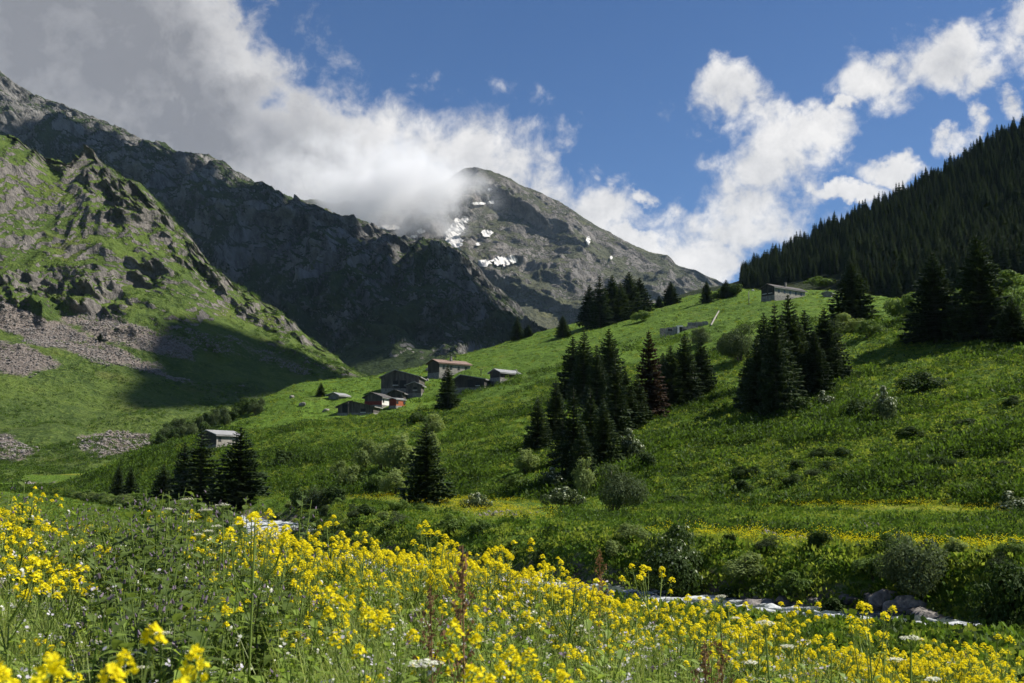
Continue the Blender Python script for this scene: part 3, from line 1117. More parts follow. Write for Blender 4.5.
for where, trees in CL.items():
    trees = sorted(trees)
    hs = [t[1] - t[2] for t in trees]
    for i, (px, fy, ty, w) in enumerate(trees):
        look = 'Tall' if hs[i] > 1.12 * np.mean(hs) else ('Small' if hs[i] < .78 * np.mean(hs) else 'Mid-sized')
        grow_spruce(px, fy, ty, w, f'{look} dark spruce {where}, {ORD[i]} from its left edge', 'spruces ' + where)
for px, fy, ty, w, lab in [(426, 505, 424, 42, 'Lone broad dark spruce at the foot of the slope below the huts'),
                           (448, 409, 364, 20, 'Dense dark spruce standing right in front of the rusty roofed hut'),
                           (517, 340, 317, 14, 'Small spruce on the skyline crest left of the other crest trees'),
                           (528, 337, 324, 9, 'Tiny spruce beside the leftmost crest spruce'),
                           (563, 337, 315, 14, 'Narrow spruce alone on the crest left of the skyline clump'),
                           (671, 305, 281, 18, 'Spruce on the crest with its bare lower trunk showing'),
                           (659, 308, 295, 13, 'Low spruce at the left of the bare trunked crest spruce'),
                           (707, 303, 280, 12, 'Slim spruce on the crest between two low shrubs'),
                           (726, 298, 279, 14, 'Small spruce at the lower left corner of the big forest'),
                           (853, 322, 262, 40, 'Broad spruce standing at the forest edge right of the dark chalet'),
                           (936, 343, 252, 54, 'Large black spruce on the right hillside, left of the biggest one'),
                           (982, 342, 234, 58, 'Biggest black spruce on the right hillside with shade below it'),
                           (1014, 342, 298, 36, 'Bushy low spruce at the right edge beside the biggest spruce'),
                           (321, 396, 382, 9, 'Small dark fir on the meadow left of the huts'),
                           (100, 341, 333, 6, 'Tiny lone spruce on the sunlit crag slope')]:
    grow_spruce(px, fy, ty, w, lab, None)
grow_spruce(650, 420, 330, 34, 'Reddish brown dying spruce at the right of the middle hillside clump', None, red=True)

# the forest: the nearest trees one by one, the rest as one mass
rf = np.random.default_rng(5)
fpts = []
occupied = {}
for _ in range(26000):
    i, j = rf.uniform(4, 96), rf.uniform(0, fV.shape[1] - 2)
    i0, j0 = int(i), int(j)
    p = fV[i0, j0] * (1 - i + i0) * 1 + (i - i0) * fV[min(i0 + 1, fV.shape[0] - 1), j0]
    p = p + (fV[i0, j0 + 1] - fV[i0, j0]) * (j - j0)
    px, py = px_of(p)
    if px < 742 or px > 1240:
        continue
    if px < 850 and i < 30:
        continue
    key = (int(p[0] // 4.0), int(p[1] // 4.0))
    if key in occupied:
        continue
    occupied[key] = 1
    fpts.append((p, px, py, i))
hb = drop
keep = []
for p, px, py, i in fpts:
    h = BVH['hill'].ray_cast(Vector((p[0], p[1], 3000)), Vector((0, 0, -1)))[0]
    if h is not None and h.z > p[2] + .3:
        continue
    keep.append((p, px, py, i))
keep.sort(key=lambda t: t[0][1])


def front_visible(p):
    d = Vector(p) + Vector((0, 0, 9)) - Vector((0, 0, EYE))
    h = BVH['hill'].ray_cast(Vector((0, 0, EYE)), d.normalized())
    return h[0] is None or h[3] > d.length


n_ind = 0
rest = []
for p, px, py, i in keep:
    H = rf.triangular(7, 12, 18) * (1.0 if p[1] < 480 else .74)
    if n_ind < 235 and px < 1034 and front_visible(p):
        k = int(rf.integers(len(SPR)))
        s = H / 12
        o = thing('forest_spruce', 'Dark spruce among the crowded trees along the lower front of the hillside forest', 'spruce', (p[0], p[1], p[2] - .2), rf.uniform(0, 6.28), (s * 1.02, s * 1.02, s), 'spruces along the lower front of the hillside forest')
        link('trunk', SPR[k][0], o)
        link('crown', SPR[k][1], o)
        n_ind += 1
    else:
        rest.append((p[0], p[1], p[2] - .2, H / 12))
print('FOREST', n_ind, len(rest))

# ------------------------------------------------------------------ scatter of uncountable cover
STORE = bpy.data.collections.new('cover_sources')


def scatter(name, label, pts, rots, scl, sources):
    """one object whose points carry copies of a few source meshes"""
    me = bpy.data.meshes.new(name)
    pts = np.asarray(pts, np.float32)
    me.vertices.add(len(pts))
    me.vertices.foreach_set('co', pts.ravel())
    for nm, data, ty in (('rot', rots, 'FLOAT_VECTOR'), ('scl', scl, 'FLOAT_VECTOR')):
        a = me.attributes.new(nm, ty, 'POINT')
        a.data.foreach_set('vector', np.asarray(data, np.float32).ravel())
    a = me.attributes.new('pick', 'INT', 'POINT')
    a.data.foreach_set('value', np.random.default_rng(len(pts)).integers(0, len(sources), len(pts)).astype(np.int32))
    o = link(name, me, kind='stuff', label=label)
    cc_ = bpy.data.collections.new(name + '_src')
    for k, s in enumerate(sources):
        so_ = bpy.data.objects.new(f'{name}_src_{k}', s)
        cc_.objects.link(so_)
    ng = bpy.data.node_groups.new(name, 'GeometryNodeTree')
    ng.interface.new_socket('Geometry', in_out='INPUT', socket_type='NodeSocketGeometry')
    ng.interface.new_socket('Geometry', in_out='OUTPUT', socket_type='NodeSocketGeometry')
    n = ng.nodes
    gi, go = n.new('NodeGroupInput'), n.new('NodeGroupOutput')
    ip = n.new('GeometryNodeInstanceOnPoints')
    ci = n.new('GeometryNodeCollectionInfo')
    ci.inputs[0].default_value = cc_
    ci.inputs['Separate Children'].default_value = True
    ci.inputs['Reset Children'].default_value = True

    def na(nm, ty):
        q = n.new('GeometryNodeInputNamedAttribute')
        q.data_type = ty
        q.inputs['Name'].default_value = nm
        return q.outputs[0]
    er = n.new('FunctionNodeEulerToRotation')
    L = ng.links.new
    L(na('rot', 'FLOAT_VECTOR'), er.inputs[0])
    L(gi.outputs[0], ip.inputs['Points'])
    L(ci.outputs[0], ip.inputs['Instance'])
    ip.inputs['Pick Instance'].default_value = True
    L(na('pick', 'INT'), ip.inputs['Instance Index'])
    L(er.outputs[0], ip.inputs['Rotation'])
    L(na('scl', 'FLOAT_VECTOR'), ip.inputs['Scale'])
    L(ip.outputs[0], go.inputs[0])
    md = o.modifiers.new('scatter', 'NODES')
    md.node_group = ng
    return o


def join_meshes(name, parts):
    """several part meshes of one source as one mesh"""
    v, f, fm, mats = [], [], [], []
    for me in parts:
        b = len(v)
        v += [tuple(q.co) for q in me.vertices]
        mi = len(mats)
        mats += list(me.materials)
        for p in me.polygons:
            f.append(tuple(b + i for i in p.vertices))
            fm.append(mi + p.material_index)
    return new_mesh(name, v, f, mats=mats, fmat=fm, smooth_shade=False)


rest = np.array(rest)
nr_ = len(rest)
scatter('forest', 'dense dark spruce forest covering the right hill', rest[:, :3],
        np.stack([rf.normal(0, .03, nr_), rf.normal(0, .03, nr_), rf.uniform(0, 6.28, nr_)], 1),
        np.stack([rest[:, 3] * 1.05, rest[:, 3] * 1.05, rest[:, 3] * rf.uniform(.9, 1.1, nr_)], 1),
        [join_meshes('forest_tree', s) for s in SPR])

# ------------------------------------------------------------------ broadleaf bushes and little trees, one by one
BL = [
    ('birch', 366, 469, 438, 27, 'Light green young birch, left of the pair below the huts'),
    ('birch', 397, 476, 427, 38, 'Largest light green birch on the slope below the huts'),
    ('birch', 352, 488, 462, 24, 'Low light birch at the lower left of the slope thicket'),
    ('bright', 380, 492, 470, 24, 'Rounded green bush at the bottom of the slope thicket'),
    ('birch', 433, 433, 413, 22, 'Pale round bush right below the dense spruce of the huts'),
    ('shrub', 285, 466, 448, 24, 'Dark round bush alone on the steep bank left of the birches'),
    ('willow', 317, 514, 484, 30, 'Grey green willow near the stream, right of the log hut spruces'),
    ('shrub', 298, 510, 486, 24, 'Dark willow bush touching the grey green one on its left'),
    ('shrub', 415, 424, 410, 20, 'Dark bush on the bank edge between hut shed and lone spruce'),
    ('shrub', 336, 505, 484, 26, 'Dark bush between the grey willow and the slope thicket'),
    ('bright', 400, 512, 499, 20, 'Small rounded bush left of the lone broad spruce'),
    ('bright', 421, 512, 503, 12, 'Very small bush at the foot of the lone broad spruce'),
    ('pale', 476, 511, 491, 24, 'Pale leaved round bush alone on the yellow terrace edge'),
    ('birch', 526, 474, 445, 26, 'Light green bush at the left of the middle spruce clump'),
    ('pale', 553, 488, 466, 24, 'Pale bush under the left side of the middle spruce clump'),
    ('pale', 563, 508, 485, 34, 'White leaved bush lowest in front of the middle spruce clump'),
    ('birch', 584, 497, 452, 26, 'Tall pale sapling among the lowest spruces of the middle clump'),
    ('willow', 614, 511, 463, 50, 'Big dense grey green bush at the foot of the middle clump'),
    ('pale', 630, 461, 426, 30, 'White flowering bush at the right foot of the middle clump'),
    ('shrub', 675, 504, 494, 28, 'Low dark shrub flat on the meadow right of the big grey bush'),
    ('shrub', 740, 502, 494, 20, 'Low dark shrub on the open slope right of the flat one'),
    ('willow', 742, 360, 322, 40, 'Leafy bush at the upper left of the right spruce clump'),
    ('shrub', 727, 348, 330, 24, 'Dark bush left of the leafy one by the right clump'),
    ('birch', 845, 333, 312, 34, 'Green bush right behind the right spruce clump'),
    ('bright', 907, 323, 290, 38, 'Bright green rounded tree between the forest edge spruces'),
    ('bright', 957, 324, 284, 26, 'Bright sunlit tree squeezed between the two large black spruces'),
    ('bright', 1012, 322, 284, 34, 'Bright sunlit tree at the right edge behind the low spruce'),
    ('bright', 1004, 288, 270, 40, 'Bright sunny scrub at the right edge above the black spruces'),
    ('shrub', 799, 412, 394, 34, 'Dark undergrowth bush at the foot of the right clump'),
    ('pale', 826, 408, 389, 24, 'Pale stalky bush at the right foot of the right clump'),
    ('pale', 886, 420, 383, 26, 'Tall pale bush alone in the tree shade on the right slope'),
    ('shrub', 858, 416, 396, 30, 'Dark bush in the tree shade left of the tall pale bush'),
    ('shrub', 920, 392, 368, 40, 'Dark bush under the large black spruces'),
    ('bright', 820, 288, 276, 30, 'Green scrub behind the long pale wall of the dark chalet'),
    ('bright', 719, 299, 288, 22, 'Light green shrub near the lamp post by the forest corner'),
    ('shrub', 733, 296, 281, 22, 'Dark shrub below the forest corner'),
    ('bright', 643, 321, 309, 18, 'Green bush at the right foot of the skyline clump'),
    ('birch', 383, 470, 440, 28, 'Light young birch squeezed between the two birches below the huts'),
    ('birch', 410, 468, 444, 22, 'Light birch sapling right of the largest birch below the huts'),
    ('bright', 365, 484, 466, 24, 'Rounded light bush in the middle of the slope thicket'),
    ('birch', 395, 494, 468, 26, 'Light bush at the right end of the slope thicket'),
    ('birch', 340, 478, 458, 18, 'Small light sapling at the left edge of the slope thicket'),
    ('birch', 430, 452, 430, 20, 'Slim light sapling between the pale round bush and the lone spruce'),
    ('shrub', 648, 470, 450, 26, 'Dark bush right of the white flowering one at the middle clump'),
    ('bright', 517, 490, 472, 24, 'Light low bush left of the lowest trees of the middle clump'),
    ('willow', 700, 345, 326, 26, 'Grey green bush right of the last spruces of the middle clump'),
    ('bright', 868, 338, 318, 26, 'Bright bush at the foot of the broad forest edge spruce'),
]
rb = random.Random(99)
for kind, px, fy, ty, w, lab in BL:
    if not lab:
        continue
    p = foot(px, fy)
    if p is None:
        continue
    H, Wm = (fy - ty) / F * p.y * 1.05, w / F * p.y * 1.08
    h0, w0 = BUSH_S[kind]
    plant('birch_tree' if kind == 'birch' else ('willow_bush' if kind == 'willow' else 'leafy_bush'), lab, 'bush' if kind != 'birch' else 'small tree', (p.x, p.y, p.z - .1 * H * .3), rb.choice(BUSH[kind]), rb.uniform(0, 6.28), (Wm / w0, Wm / w0, H / h0))

rs_ = random.Random(55)
spots = []
while len(spots) < 34:
    px, py = rs_.uniform(640, 1015), rs_.uniform(395, 492)
    if py < 500 - (px - 640) * .26 or min([abs(px - a) + 2 * abs(py - b) for a, b in spots] + [99]) < 16:
        continue
    spots.append((px, py))
for px, py in spots:
    p = foot(px, py, ['hill'])
    if p is None:
        continue
    H = rs_.uniform(.5, 1.3)
    w = H * rs_.uniform(1.5, 2.6)
    kind = rs_.choice(['shrub', 'shrub', 'elder_plain', 'willow', 'bright'])
    h0, w0 = BUSH_S[kind]
    plant('slope_shrub', 'Low scrubby shrub among those dotted over the open right slope', 'shrub', p - Vector((0, 0, .15)), rs_.choice(BUSH[kind]), rs_.uniform(0, 6.28), (w / w0, w / w0 * .8, H / h0), 'low shrubs dotted over the right slope')

# dark bushes along the rim of the hut terrace
rim = []
for k in range(26):
    u = (k + rb.uniform(-.3, .3)) / 26
    px = 160 + 104 * u
    py = 444 - 37 * u + rb.uniform(-6, 5)
    rim.append((px, py))
for i, (px, py) in enumerate(sorted(rim)):
    p = foot(px, py, ['hill'])
    if p is None:
        continue
    H = rb.uniform(2.4, 4.4)
    kind = rb.choice(['shrub', 'shrub', 'willow'])
    h0, w0 = BUSH_S[kind]
    w = H * rb.uniform(.8, 1.3)
    plant('rim_bush', f'Dark bush in the row along the terrace rim, {ORD[i]} from the left', 'bush', p - Vector((0, 0, .2)), rb.choice(BUSH[kind]), rb.uniform(0, 6.28), (w / w0, w / w0, H / h0), 'dark bushes along the hut terrace rim')

# bushes by the stream
for kind, px, ty, Y, Wd, lab, cat in [
    ('elder', 676, 524, 50.5, 3.5, 'Flowering elder bush with white blossom above the near meadow', 'bush'),
    ('willow', 917, 527, 42.2, 3.1, 'Silvery green willow on the far bank right of the rapids', 'willow'),
    ('elder_plain', 1006, 552, 31.5, 2.6, 'Dark leafy bush at the right edge below the terrace', 'bush'),
    ('willow', 303, 519, 80, 2.4, 'Grey green bush leaning over the stream, nearest to the far white patch of water', 'bush'),
    ('shrub', 318, 526, 76, 2.4, 'Dark bush by the stream right of the leaning grey green one', 'bush'),
    ('bright', 330, 532, 73, 2.2, 'Light bush by the stream, rightmost of the three above the yellow meadow edge', 'bush'),
    ('shrub', 291, 525, 86, 1.6, 'Small dark bush left of the leaning grey green one by the stream', 'bush'),
    ('pale', 1014, 488, 74, 2.6, 'Pale bush at the right edge up on the terrace', 'bush'),
]:
    x, t_ = float(at(px, ty)[0]) * Y, float(at(px, ty)[1]) * Y + EYE
    z = float(ground_z(np.array([x]), np.array([Y]))[0])
    h0, w0 = BUSH_S[kind]
    plant('stream_bush', lab, cat, (x, Y, z - .15), rb.choice(BUSH[kind]), rb.uniform(0, 6.28), (Wd / w0, Wd / w0, (t_ - z) * 1.08 / h0))

bank = []
for i in range(0, len(RV) - 1):
    p, q = RV[i], RV[i + 1]
    L = math.hypot(q[0] - p[0], q[1] - p[1])
    nx, ny = -(q[1] - p[1]) / L, (q[0] - p[0]) / L
    if p[1] < 30 or p[1] > 120:
        continue
    for s in (3.0, 4.3, 5.6):
        x, y = p[0] - nx * (s + rb.uniform(-.5, .5)), p[1] - ny * (s + rb.uniform(-.5, .5))
        if rb.random() < .5:
            bank.append((x / y, x, y))
for i in range(0, len(RV) - 1):
    p, q = RV[i], RV[i + 1]
    if 62 < p[1] < 225 and not 106 < p[1] < 115:
        L = math.hypot(q[0] - p[0], q[1] - p[1])
        for s in (4.2, 5.4):
            bank.append((-1, p[0] - (q[1] - p[1]) / L * s, p[1] + (q[0] - p[0]) / L * s))
bank.sort()
cnt = 0
for a, x, y in bank:
    sdist = river_dist(np.array([x]), np.array([y]))[0][0]
    if (sdist < 2 and a > -1) or a > .5 or cnt >= 230:
        continue
    z = float(ground_z(np.array([x]), np.array([y]))[0])
    H = rb.uniform(.6, 1.25) if a > -1 else rb.uniform(1.2, 1.9) if y > 100 else rb.uniform(.9, 1.3)
    kind = rb.choice(['shrub', 'bright', 'birch', 'willow', 'bright'])
    h0, w0 = BUSH_S[kind]
    w = H * rb.uniform(1.1, 1.7)
    plant('bank_shrub', 'Low leafy shrub among those crowding the far bank of the stream' if a > -1 else 'Leafy bush among those hiding the stream left of the middle', 'shrub', (x, y, z - .1), rb.choice(BUSH[kind]), rb.uniform(0, 6.28), (w / w0, w / w0, H / h0), 'low shrubs crowding the far stream bank' if a > -1 else 'bushes hiding the stream')
    cnt += 1
print('BANK', cnt)
# ------------------------------------------------------------------ huts
M_wood_grey = plain_mat('weathered_wood', rgb(.034, .030, .026), rgb(.125, .112, .098), 1.0, stretch=(1.7, 1.7, .3))
M_wood_dark = plain_mat('dark_wood', rgb(.022, .019, .017), rgb(.066, .056, .047), 1.0, stretch=(1.7, 1.7, .3))
M_wood_pale = plain_mat('pale_boards', rgb(.16, .145, .125), rgb(.34, .32, .28), 1.6, stretch=(4, 4, .5))
M_red = plain_mat('red_paint', rgb(.13, .022, .016), rgb(.22, .045, .030), 2.5)
M_orange = plain_mat('orange_red_paint', rgb(.28, .075, .03), rgb(.36, .11, .05), 2.5)
M_white = plain_mat('whitewash', rgb(.50, .48, .44), rgb(.74, .72, .68), 1.5)
M_stone = plain_mat('stone_wall', rgb(.10, .095, .09), rgb(.26, .245, .22), 2.2)
M_sheet = plain_mat('grey_sheet_roof', rgb(.17, .168, .165), rgb(.34, .335, .325), 1.2, .45, .2, (4, .6, 1), .5)
M_rust = plain_mat('rusty_sheet_roof', rgb(.13, .08, .06), rgb(.27, .19, .15), 1.2, .6, .3, (3, .6, 1))
M_shingle = plain_mat('shingle_roof', rgb(.045, .042, .040), rgb(.11, .10, .095), 3.0)
M_dark = plain_mat('dark_opening', rgb(.008, .008, .008), rgb(.018, .017, .016), 3, .5)
M_glass = plain_mat('window_glass', rgb(.02, .025, .03), rgb(.04, .05, .06), 2, .12, 0, spec=.6)


def gable(mb, W, D, h, hr, xr, x0=0, z0=0):
    """solid house body: width W, depth D, eaves at h, ridge at hr (ridge offset xr)"""
    a, b = -W / 2 + x0, W / 2 + x0
    pr = [(a, z0), (b, z0), (b, h), (x0 + xr, hr), (a, h)]
    f = [(p[0], -D / 2, p[1]) for p in pr]
    k = [(p[0], D / 2, p[1]) for p in pr]
    mb.poly(f)
    mb.poly(k[::-1])
    for i in range(5):
        j = (i + 1) % 5
        mb.poly((f[j], f[i], k[i], k[j]))


def slab(mb, p0, p1, y0, y1, t):
    """roof slab along y from section point p0 to p1 (x,z), thickness t"""
    d = Vector((p1[0] - p0[0], p1[1] - p0[1]))
    n = Vector((-d.y, d.x)).normalized() * t
    if n.y < 0:
        n = -n
    q = [p0, p1, (p1[0] + n.x, p1[1] + n.y), (p0[0] + n.x, p0[1] + n.y)]
    f = [(a[0], y0, a[1]) for a in q]
    k = [(a[0], y1, a[1]) for a in q]
    mb.poly(f)
    mb.poly(k[::-1])
    for i in range(4):
        j = (i + 1) % 4
        mb.poly((f[j], f[i], k[i], k[j]))


def hut(label, px, py, wpx, hpx, rpx, D, rot, wall, roof, xr=0, group='wooden huts of the hamlet', doors=(), windows=(), base=M_stone, band=None, chimney=False, side_wall=None, over=.45, sink=1.6, name='wooden_hut'):
    p = foot(px, py, ['hill'])
    k = p.y / F
    W, h, hr = wpx * k, hpx * k, rpx * k
    xr *= W
    o = thing(name, label, 'hut', (p.x, p.y + .5, p.z), R(rot), group=group)
    m = MB()
    gable(m, W, D, h, hr, xr)
    w = link('wall', m.mesh('wall', wall), o)
    m = MB()
    m.box(-W / 2 - .06, W / 2 + .06, -D / 2 - .06, D / 2 + .06, -sink, .35)
    link('foundation', m.mesh('foundation', base), o)
    # roof
    m = MB()
    ov, t = over, .13
    sl = (hr - h) / max(W / 2 + xr, .1)
    sr = (hr - h) / max(W / 2 - xr, .1)
    slab(m, (-W / 2 - ov, h - ov * sl + .02), (xr, hr + .02), -D / 2 - ov, D / 2 + ov, t)
    slab(m, (xr + .003, hr + .02), (W / 2 + ov, h - ov * sr + .02), -D / 2 - ov, D / 2 + ov, t)
    rf_ = link('roof', m.mesh('roof', roof), o)
    m = MB()
    for q in (-1, 1):
        xx = q * (W / 2 + ov)
        m.box(min(xx, xx - q * .05), max(xx, xx - q * .05), -D / 2 - ov - .03, D / 2 + ov + .03, h - ov * (sl if q < 0 else sr) - .12, h - ov * (sl if q < 0 else sr) + .16)
    link('fascia', m.mesh('fascia', M_sheet if roof != M_rust else M_rust), rf_)
    if chimney:
        m = MB()
        m.box(xr + W * .12, xr + W * .12 + .5, -.3, .2, hr - .9, hr + .9)
        m.box(xr + W * .12 - .06, xr + W * .12 + .56, -.36, .26, hr + .9, hr + 1.0)
        link('chimney', m.mesh('chimney', M_stone), rf_)
    if band:
        m = MB()
        m.box(-W / 2 - .03, W / 2 + .03, -D / 2 - .03, -D / 2 + .05, .36, h * .55)
        link('lower_wall', m.mesh('lower_wall', band), o)
    if side_wall:
        m = MB()
        m.box(W / 2 - .05, W / 2 + .04, -D / 2 + .05, D / 2 - .05, .36, h - .05)
        sw = link('side_wall', m.mesh('side_wall', side_wall), o)
        for q in np.linspace(-.36, .36, max(2, int(D / 2.4))):
            m = MB()
            y = q * D
            m.box(W / 2 + .043, W / 2 + .08, y - .34, y + .34, h * .42, h * .78)
            wf = link('window', m.mesh('window', M_wood_dark), o)
            m = MB()
            m.box(W / 2 + .082, W / 2 + .09, y - .26, y + .26, h * .46, h * .74)
            link('pane', m.mesh('pane', M_glass), wf)
    for (fx, wd, hh) in doors:
        m = MB()
        m.box(fx * W - wd / 2, fx * W + wd / 2, -D / 2 - .06, -D / 2 - .033, .36, .36 + hh)
        d_ = link('door', m.mesh('door', M_dark), o)
        m = MB()
        m.box(fx * W - wd / 2 - .1, fx * W + wd / 2 + .1, -D / 2 - .09, -D / 2 - .063, .36 + hh, .5 + hh)
        link('lintel', m.mesh('lintel', M_wood_grey), d_)
    for (fx, fz, wd, hh) in windows:
        m = MB()
        m.box(fx * W - wd / 2, fx * W + wd / 2, -D / 2 - .07, -D / 2 - .033, fz * h, fz * h + hh)
        wf = link('window', m.mesh('window', M_dark), o)
        m = MB()
        m.box(fx * W - wd / 2 - .1, fx * W + wd / 2 + .1, -D / 2 - .12, -D / 2 - .073, fz * h - .14, fz * h - .01)
        link('sill', m.mesh('sill', M_white), wf)
    return o


HUT = [
    hut('Largest grey plank hut at the top of the hamlet with wide shallow gable', 403, 391, 38, 13, 19.5, 9, -4, M_wood_grey, M_sheet, -.14, doors=[(.08, 1.5, 1.9)], windows=[(-.12, .38, 1.2, 1.0)], chimney=False),
    hut('Small grey lean-to hut standing in front of the largest hut on a stone base', 415, 395, 15, 9.5, 12.5, 4, -6, M_wood_grey, M_sheet, .06, windows=[(.1, .5, .9, .7)], base=M_stone),
    hut('Hut with red lower wall and whitewashed right side', 378, 407, 19, 9.5, 13.5, 5, -20, M_wood_grey, M_shingle, -.05, band=M_red, side_wall=M_white),
    hut('Dark little hut right of the red and white one', 398, 401, 15, 7.5, 10.5, 4, -10, M_wood_dark, M_shingle, -.1, windows=[(.2, .3, .8, .7)]),
    hut('Small red box shed with orange right side in front of the dark little hut', 397, 407.5, 9, 8, 9, 3.2, -35, M_red, M_sheet, 0, side_wall=M_orange, over=.2),
    hut('Long low grey plank shed, lowest of the hamlet', 359, 415, 36, 8, 13, 6, -8, M_wood_grey, M_shingle, -.16, doors=[(-.3, 1.1, 1.8)], windows=[(.22, .3, 1.0, .7)]),
    hut('Rusty roofed hut with sunlit right side coloured pale behind the dense spruce', 449, 375, 19, 11, 14.5, 10, -50, M_wood_dark, M_rust, 0, side_wall=M_wood_pale, chimney=True),  # sunlit right wall put in as paler boards than the shaded gable
    hut('Low dark brown hut with overlapping light sheet roofs right of the dense spruce', 474, 390, 31, 9.5, 14, 8, -14, M_wood_dark, M_sheet, -.3, doors=[(.05, 1.4, 1.8)], windows=[(.28, .35, .9, .8)], side_wall=M_wood_grey, band=None),  # lit right wall put in as lighter wood than the gable
    hut('Isolated small black hut with light roof at the right end of the hamlet', 505, 380, 13, 7, 10, 7, -40, M_wood_dark, M_sheet, 0, doors=[(0, 1.2, 1.5)]),
    hut('Tiny stone shelter with pale sheet roof alone on the meadow left of the hamlet', 338, 398, 11, 2.8, 4.6, 4, -25, M_stone, M_sheet, .1, base=M_stone, group=None, over=.6),
    hut('Log hut with shiny grey roof behind the spruces at the valley mouth', 220, 447, 20, 12, 16, 6, -30, M_wood_dark, M_sheet, -.1, side_wall=M_wood_pale, group=None),
    hut('Dark chalet with long pale wall below the forest edge', 784, 299, 16.5, 9.5, 13, 13, -52, M_wood_dark, M_shingle, 0, side_wall=M_wood_pale, group=None, windows=[(-.25, .4, 1.2, 1.3), (.2, .4, 1.2, 1.3)], chimney=True, sink=3),  # sunlight on the long right wall is put into its paler colour
    hut('Tiny shed with pale wall right of the dark chalet', 829, 297, 8, 3.6, 5, 3, -30, M_wood_pale, M_sheet, 0, group=None),
]


def pole(label, px, py, hpx, lamp=False, white=False, r=.09):
    p = foot(px, py, ['hill'])
    H = hpx / F * p.y
    o = thing('lamp_post' if lamp else 'utility_pole', label, 'lamp post' if lamp else 'pole', p)
    m = MB()
    m.tube([(0, 0, -.6), (0, 0, H * .6), (0, 0, H)], [r * 1.2, r, r * .8], 8)
    link('post', m.mesh('post', M_wood_pale if white else M_wood_grey, True), o)
    if lamp:
        m = MB()
        m.tube([(0, 0, H - .15), (.3, -.2, H + .15), (.75, -.5, H + .2)], [.05, .05, .04], 6)
        a = link('arm', m.mesh('arm', M_sheet, True), o)
        m = MB()
        m.tube([(.70, -.46, H + .20), (.95, -.63, H + .18), (1.25, -.83, H + .12)], [.12, .2, .10], 8)
        link('lamp_head', m.mesh('lamp_head', M_white, True), a)
    else:
        m = MB()
        m.box(-.5, .5, -.05, .05, H - .45, H - .33)
        link('crossbar', m.mesh('crossbar', M_wood_grey), o)
    return o


pole('White headed lamp post on the slope left of the dark chalet', 749, 305, 14, True, True, .11)
pole('Thin pole behind the rusty roofed hut', 455, 365, 10)
pole('Thin pole behind the low dark brown hut', 481, 376, 8)
pole('Thin grey pole standing between the little red shed and the grey lean-to', 402, 402, 11)
pole('Thin pole at the left front corner of the long low shed', 348, 416, 14)

# stone ruin with a white door frame on the upper slope
p = foot(678, 333, ['hill'])
k = p.y / F
o = thing('stone_ruin', 'Low roofless stone ruin with white door frame on the upper slope', 'ruin', (p.x, p.y, p.z), R(14))
m = MB()
for x0, x1, z1 in [(-19, -12, 4.2), (-12, -5, 5.2), (-5, 0, 6.2), (4.2, 10, 6.6), (10, 19, 7.6)]:
    m.box(x0 * k, x1 * k - .004, -.3, .3, -2.5, z1 * k)
m.box(19 * k, 19 * k + .5, -.3, 5, -2.5, 7.4 * k)
link('wall', m.mesh('wall', M_stone), o)
m = MB()
for x in (-9, 7, 13):
    m.box(x * k - .5, x * k + .5, -.33, -.303, 1.5 * k, 4 * k)
link('window', m.mesh('window', M_dark), o)
m = MB()
m.box(-1.2 * k, .8 * k, -.40, .26, -.5, 7.6 * k)
m.box(.8 * k, 5 * k, -.40, .26, 6.2 * k, 7.6 * k)
link('door_frame', m.mesh('door_frame', M_white), o)
m = MB()
m.box(.8 * k, 4.2 * k, 0, .1, -.5, 6.2 * k)
link('door', m.mesh('door', M_dark), o)

# pale leaning beam, low dry wall beside the ruin
p, q = foot(711, 326, ['hill']), foot(719, 317, ['hill'])
o = thing('leaning_beam', 'Pale wooden beam leaning on the slope right of the stone ruin', 'beam', p)
m = MB()
d = q - p
m.tube([(0, 0, .2), tuple(d * .5 + Vector((0, 0, .9))), tuple(d + Vector((0, 0, 1.5)))], [.20, .19, .17], 6)
link('beam', m.mesh('beam', M_wood_pale), o)
m = MB()
m.tube([tuple(d * .7 + Vector((.0, 0, -.5))), tuple(d * .7 + Vector((0, 0, 1.1)))], [.12, .1], 6)
link('prop', m.mesh('prop', M_wood_grey), o)
p, q = foot(690, 326, ['hill']), foot(706, 325, ['hill'])
m = MB()
rr = random.Random(4)
for i in range(22):
    c = p.lerp(q, i / 21) + Vector((rr.uniform(-.2, .2), rr.uniform(-.2, .2), rr.uniform(.1, .6)))
    s = rr.uniform(.35, .6)
    m.box(c.x - s, c.x + s, c.y - s * .7, c.y + s * .7, c.z - s * 1.5, c.z + s * .5)
w = link('dry_stone_wall', m.mesh('dry_stone_wall', M_wood_pale))
w['label'] = 'Short pale dry stone wall between the ruin and the leaning beam'
w['category'] = 'wall'

# ------------------------------------------------------------------ stones


def rock_mesh(seed, mat, flat=.7):
    import bmesh
    bm = bmesh.new()
    bmesh.ops.create_icosphere(bm, subdivisions=3, radius=1)
    v = np.array([q.co[:] for q in bm.verts])
    off = np.array([seed * 3.7, seed * 1.3, 0])
    d = 1 + fbm(v * .9 + off, 3) * .55
    n = pn(v * 2.0 + off)
    d = d - np.clip(np.abs(n) - .15, 0, 1) * .4
    v = v * d[:, None] * np.array([1.25, .95, flat])
    # flatten a few facets
    r = np.random.default_rng(seed)
    for _ in range(6):
        nr = r.normal(size=3)
        nr /= np.linalg.norm(nr)
        h = .62 + .25 * r.random()
        e = v @ nr
        v = v - np.clip(e - h, 0, None)[:, None] * nr * .9
    f = np.array([[q.index for q in fc.verts] for fc in bm.faces])
    bm.free()
    return new_mesh('boulder', v, f, mat, True)


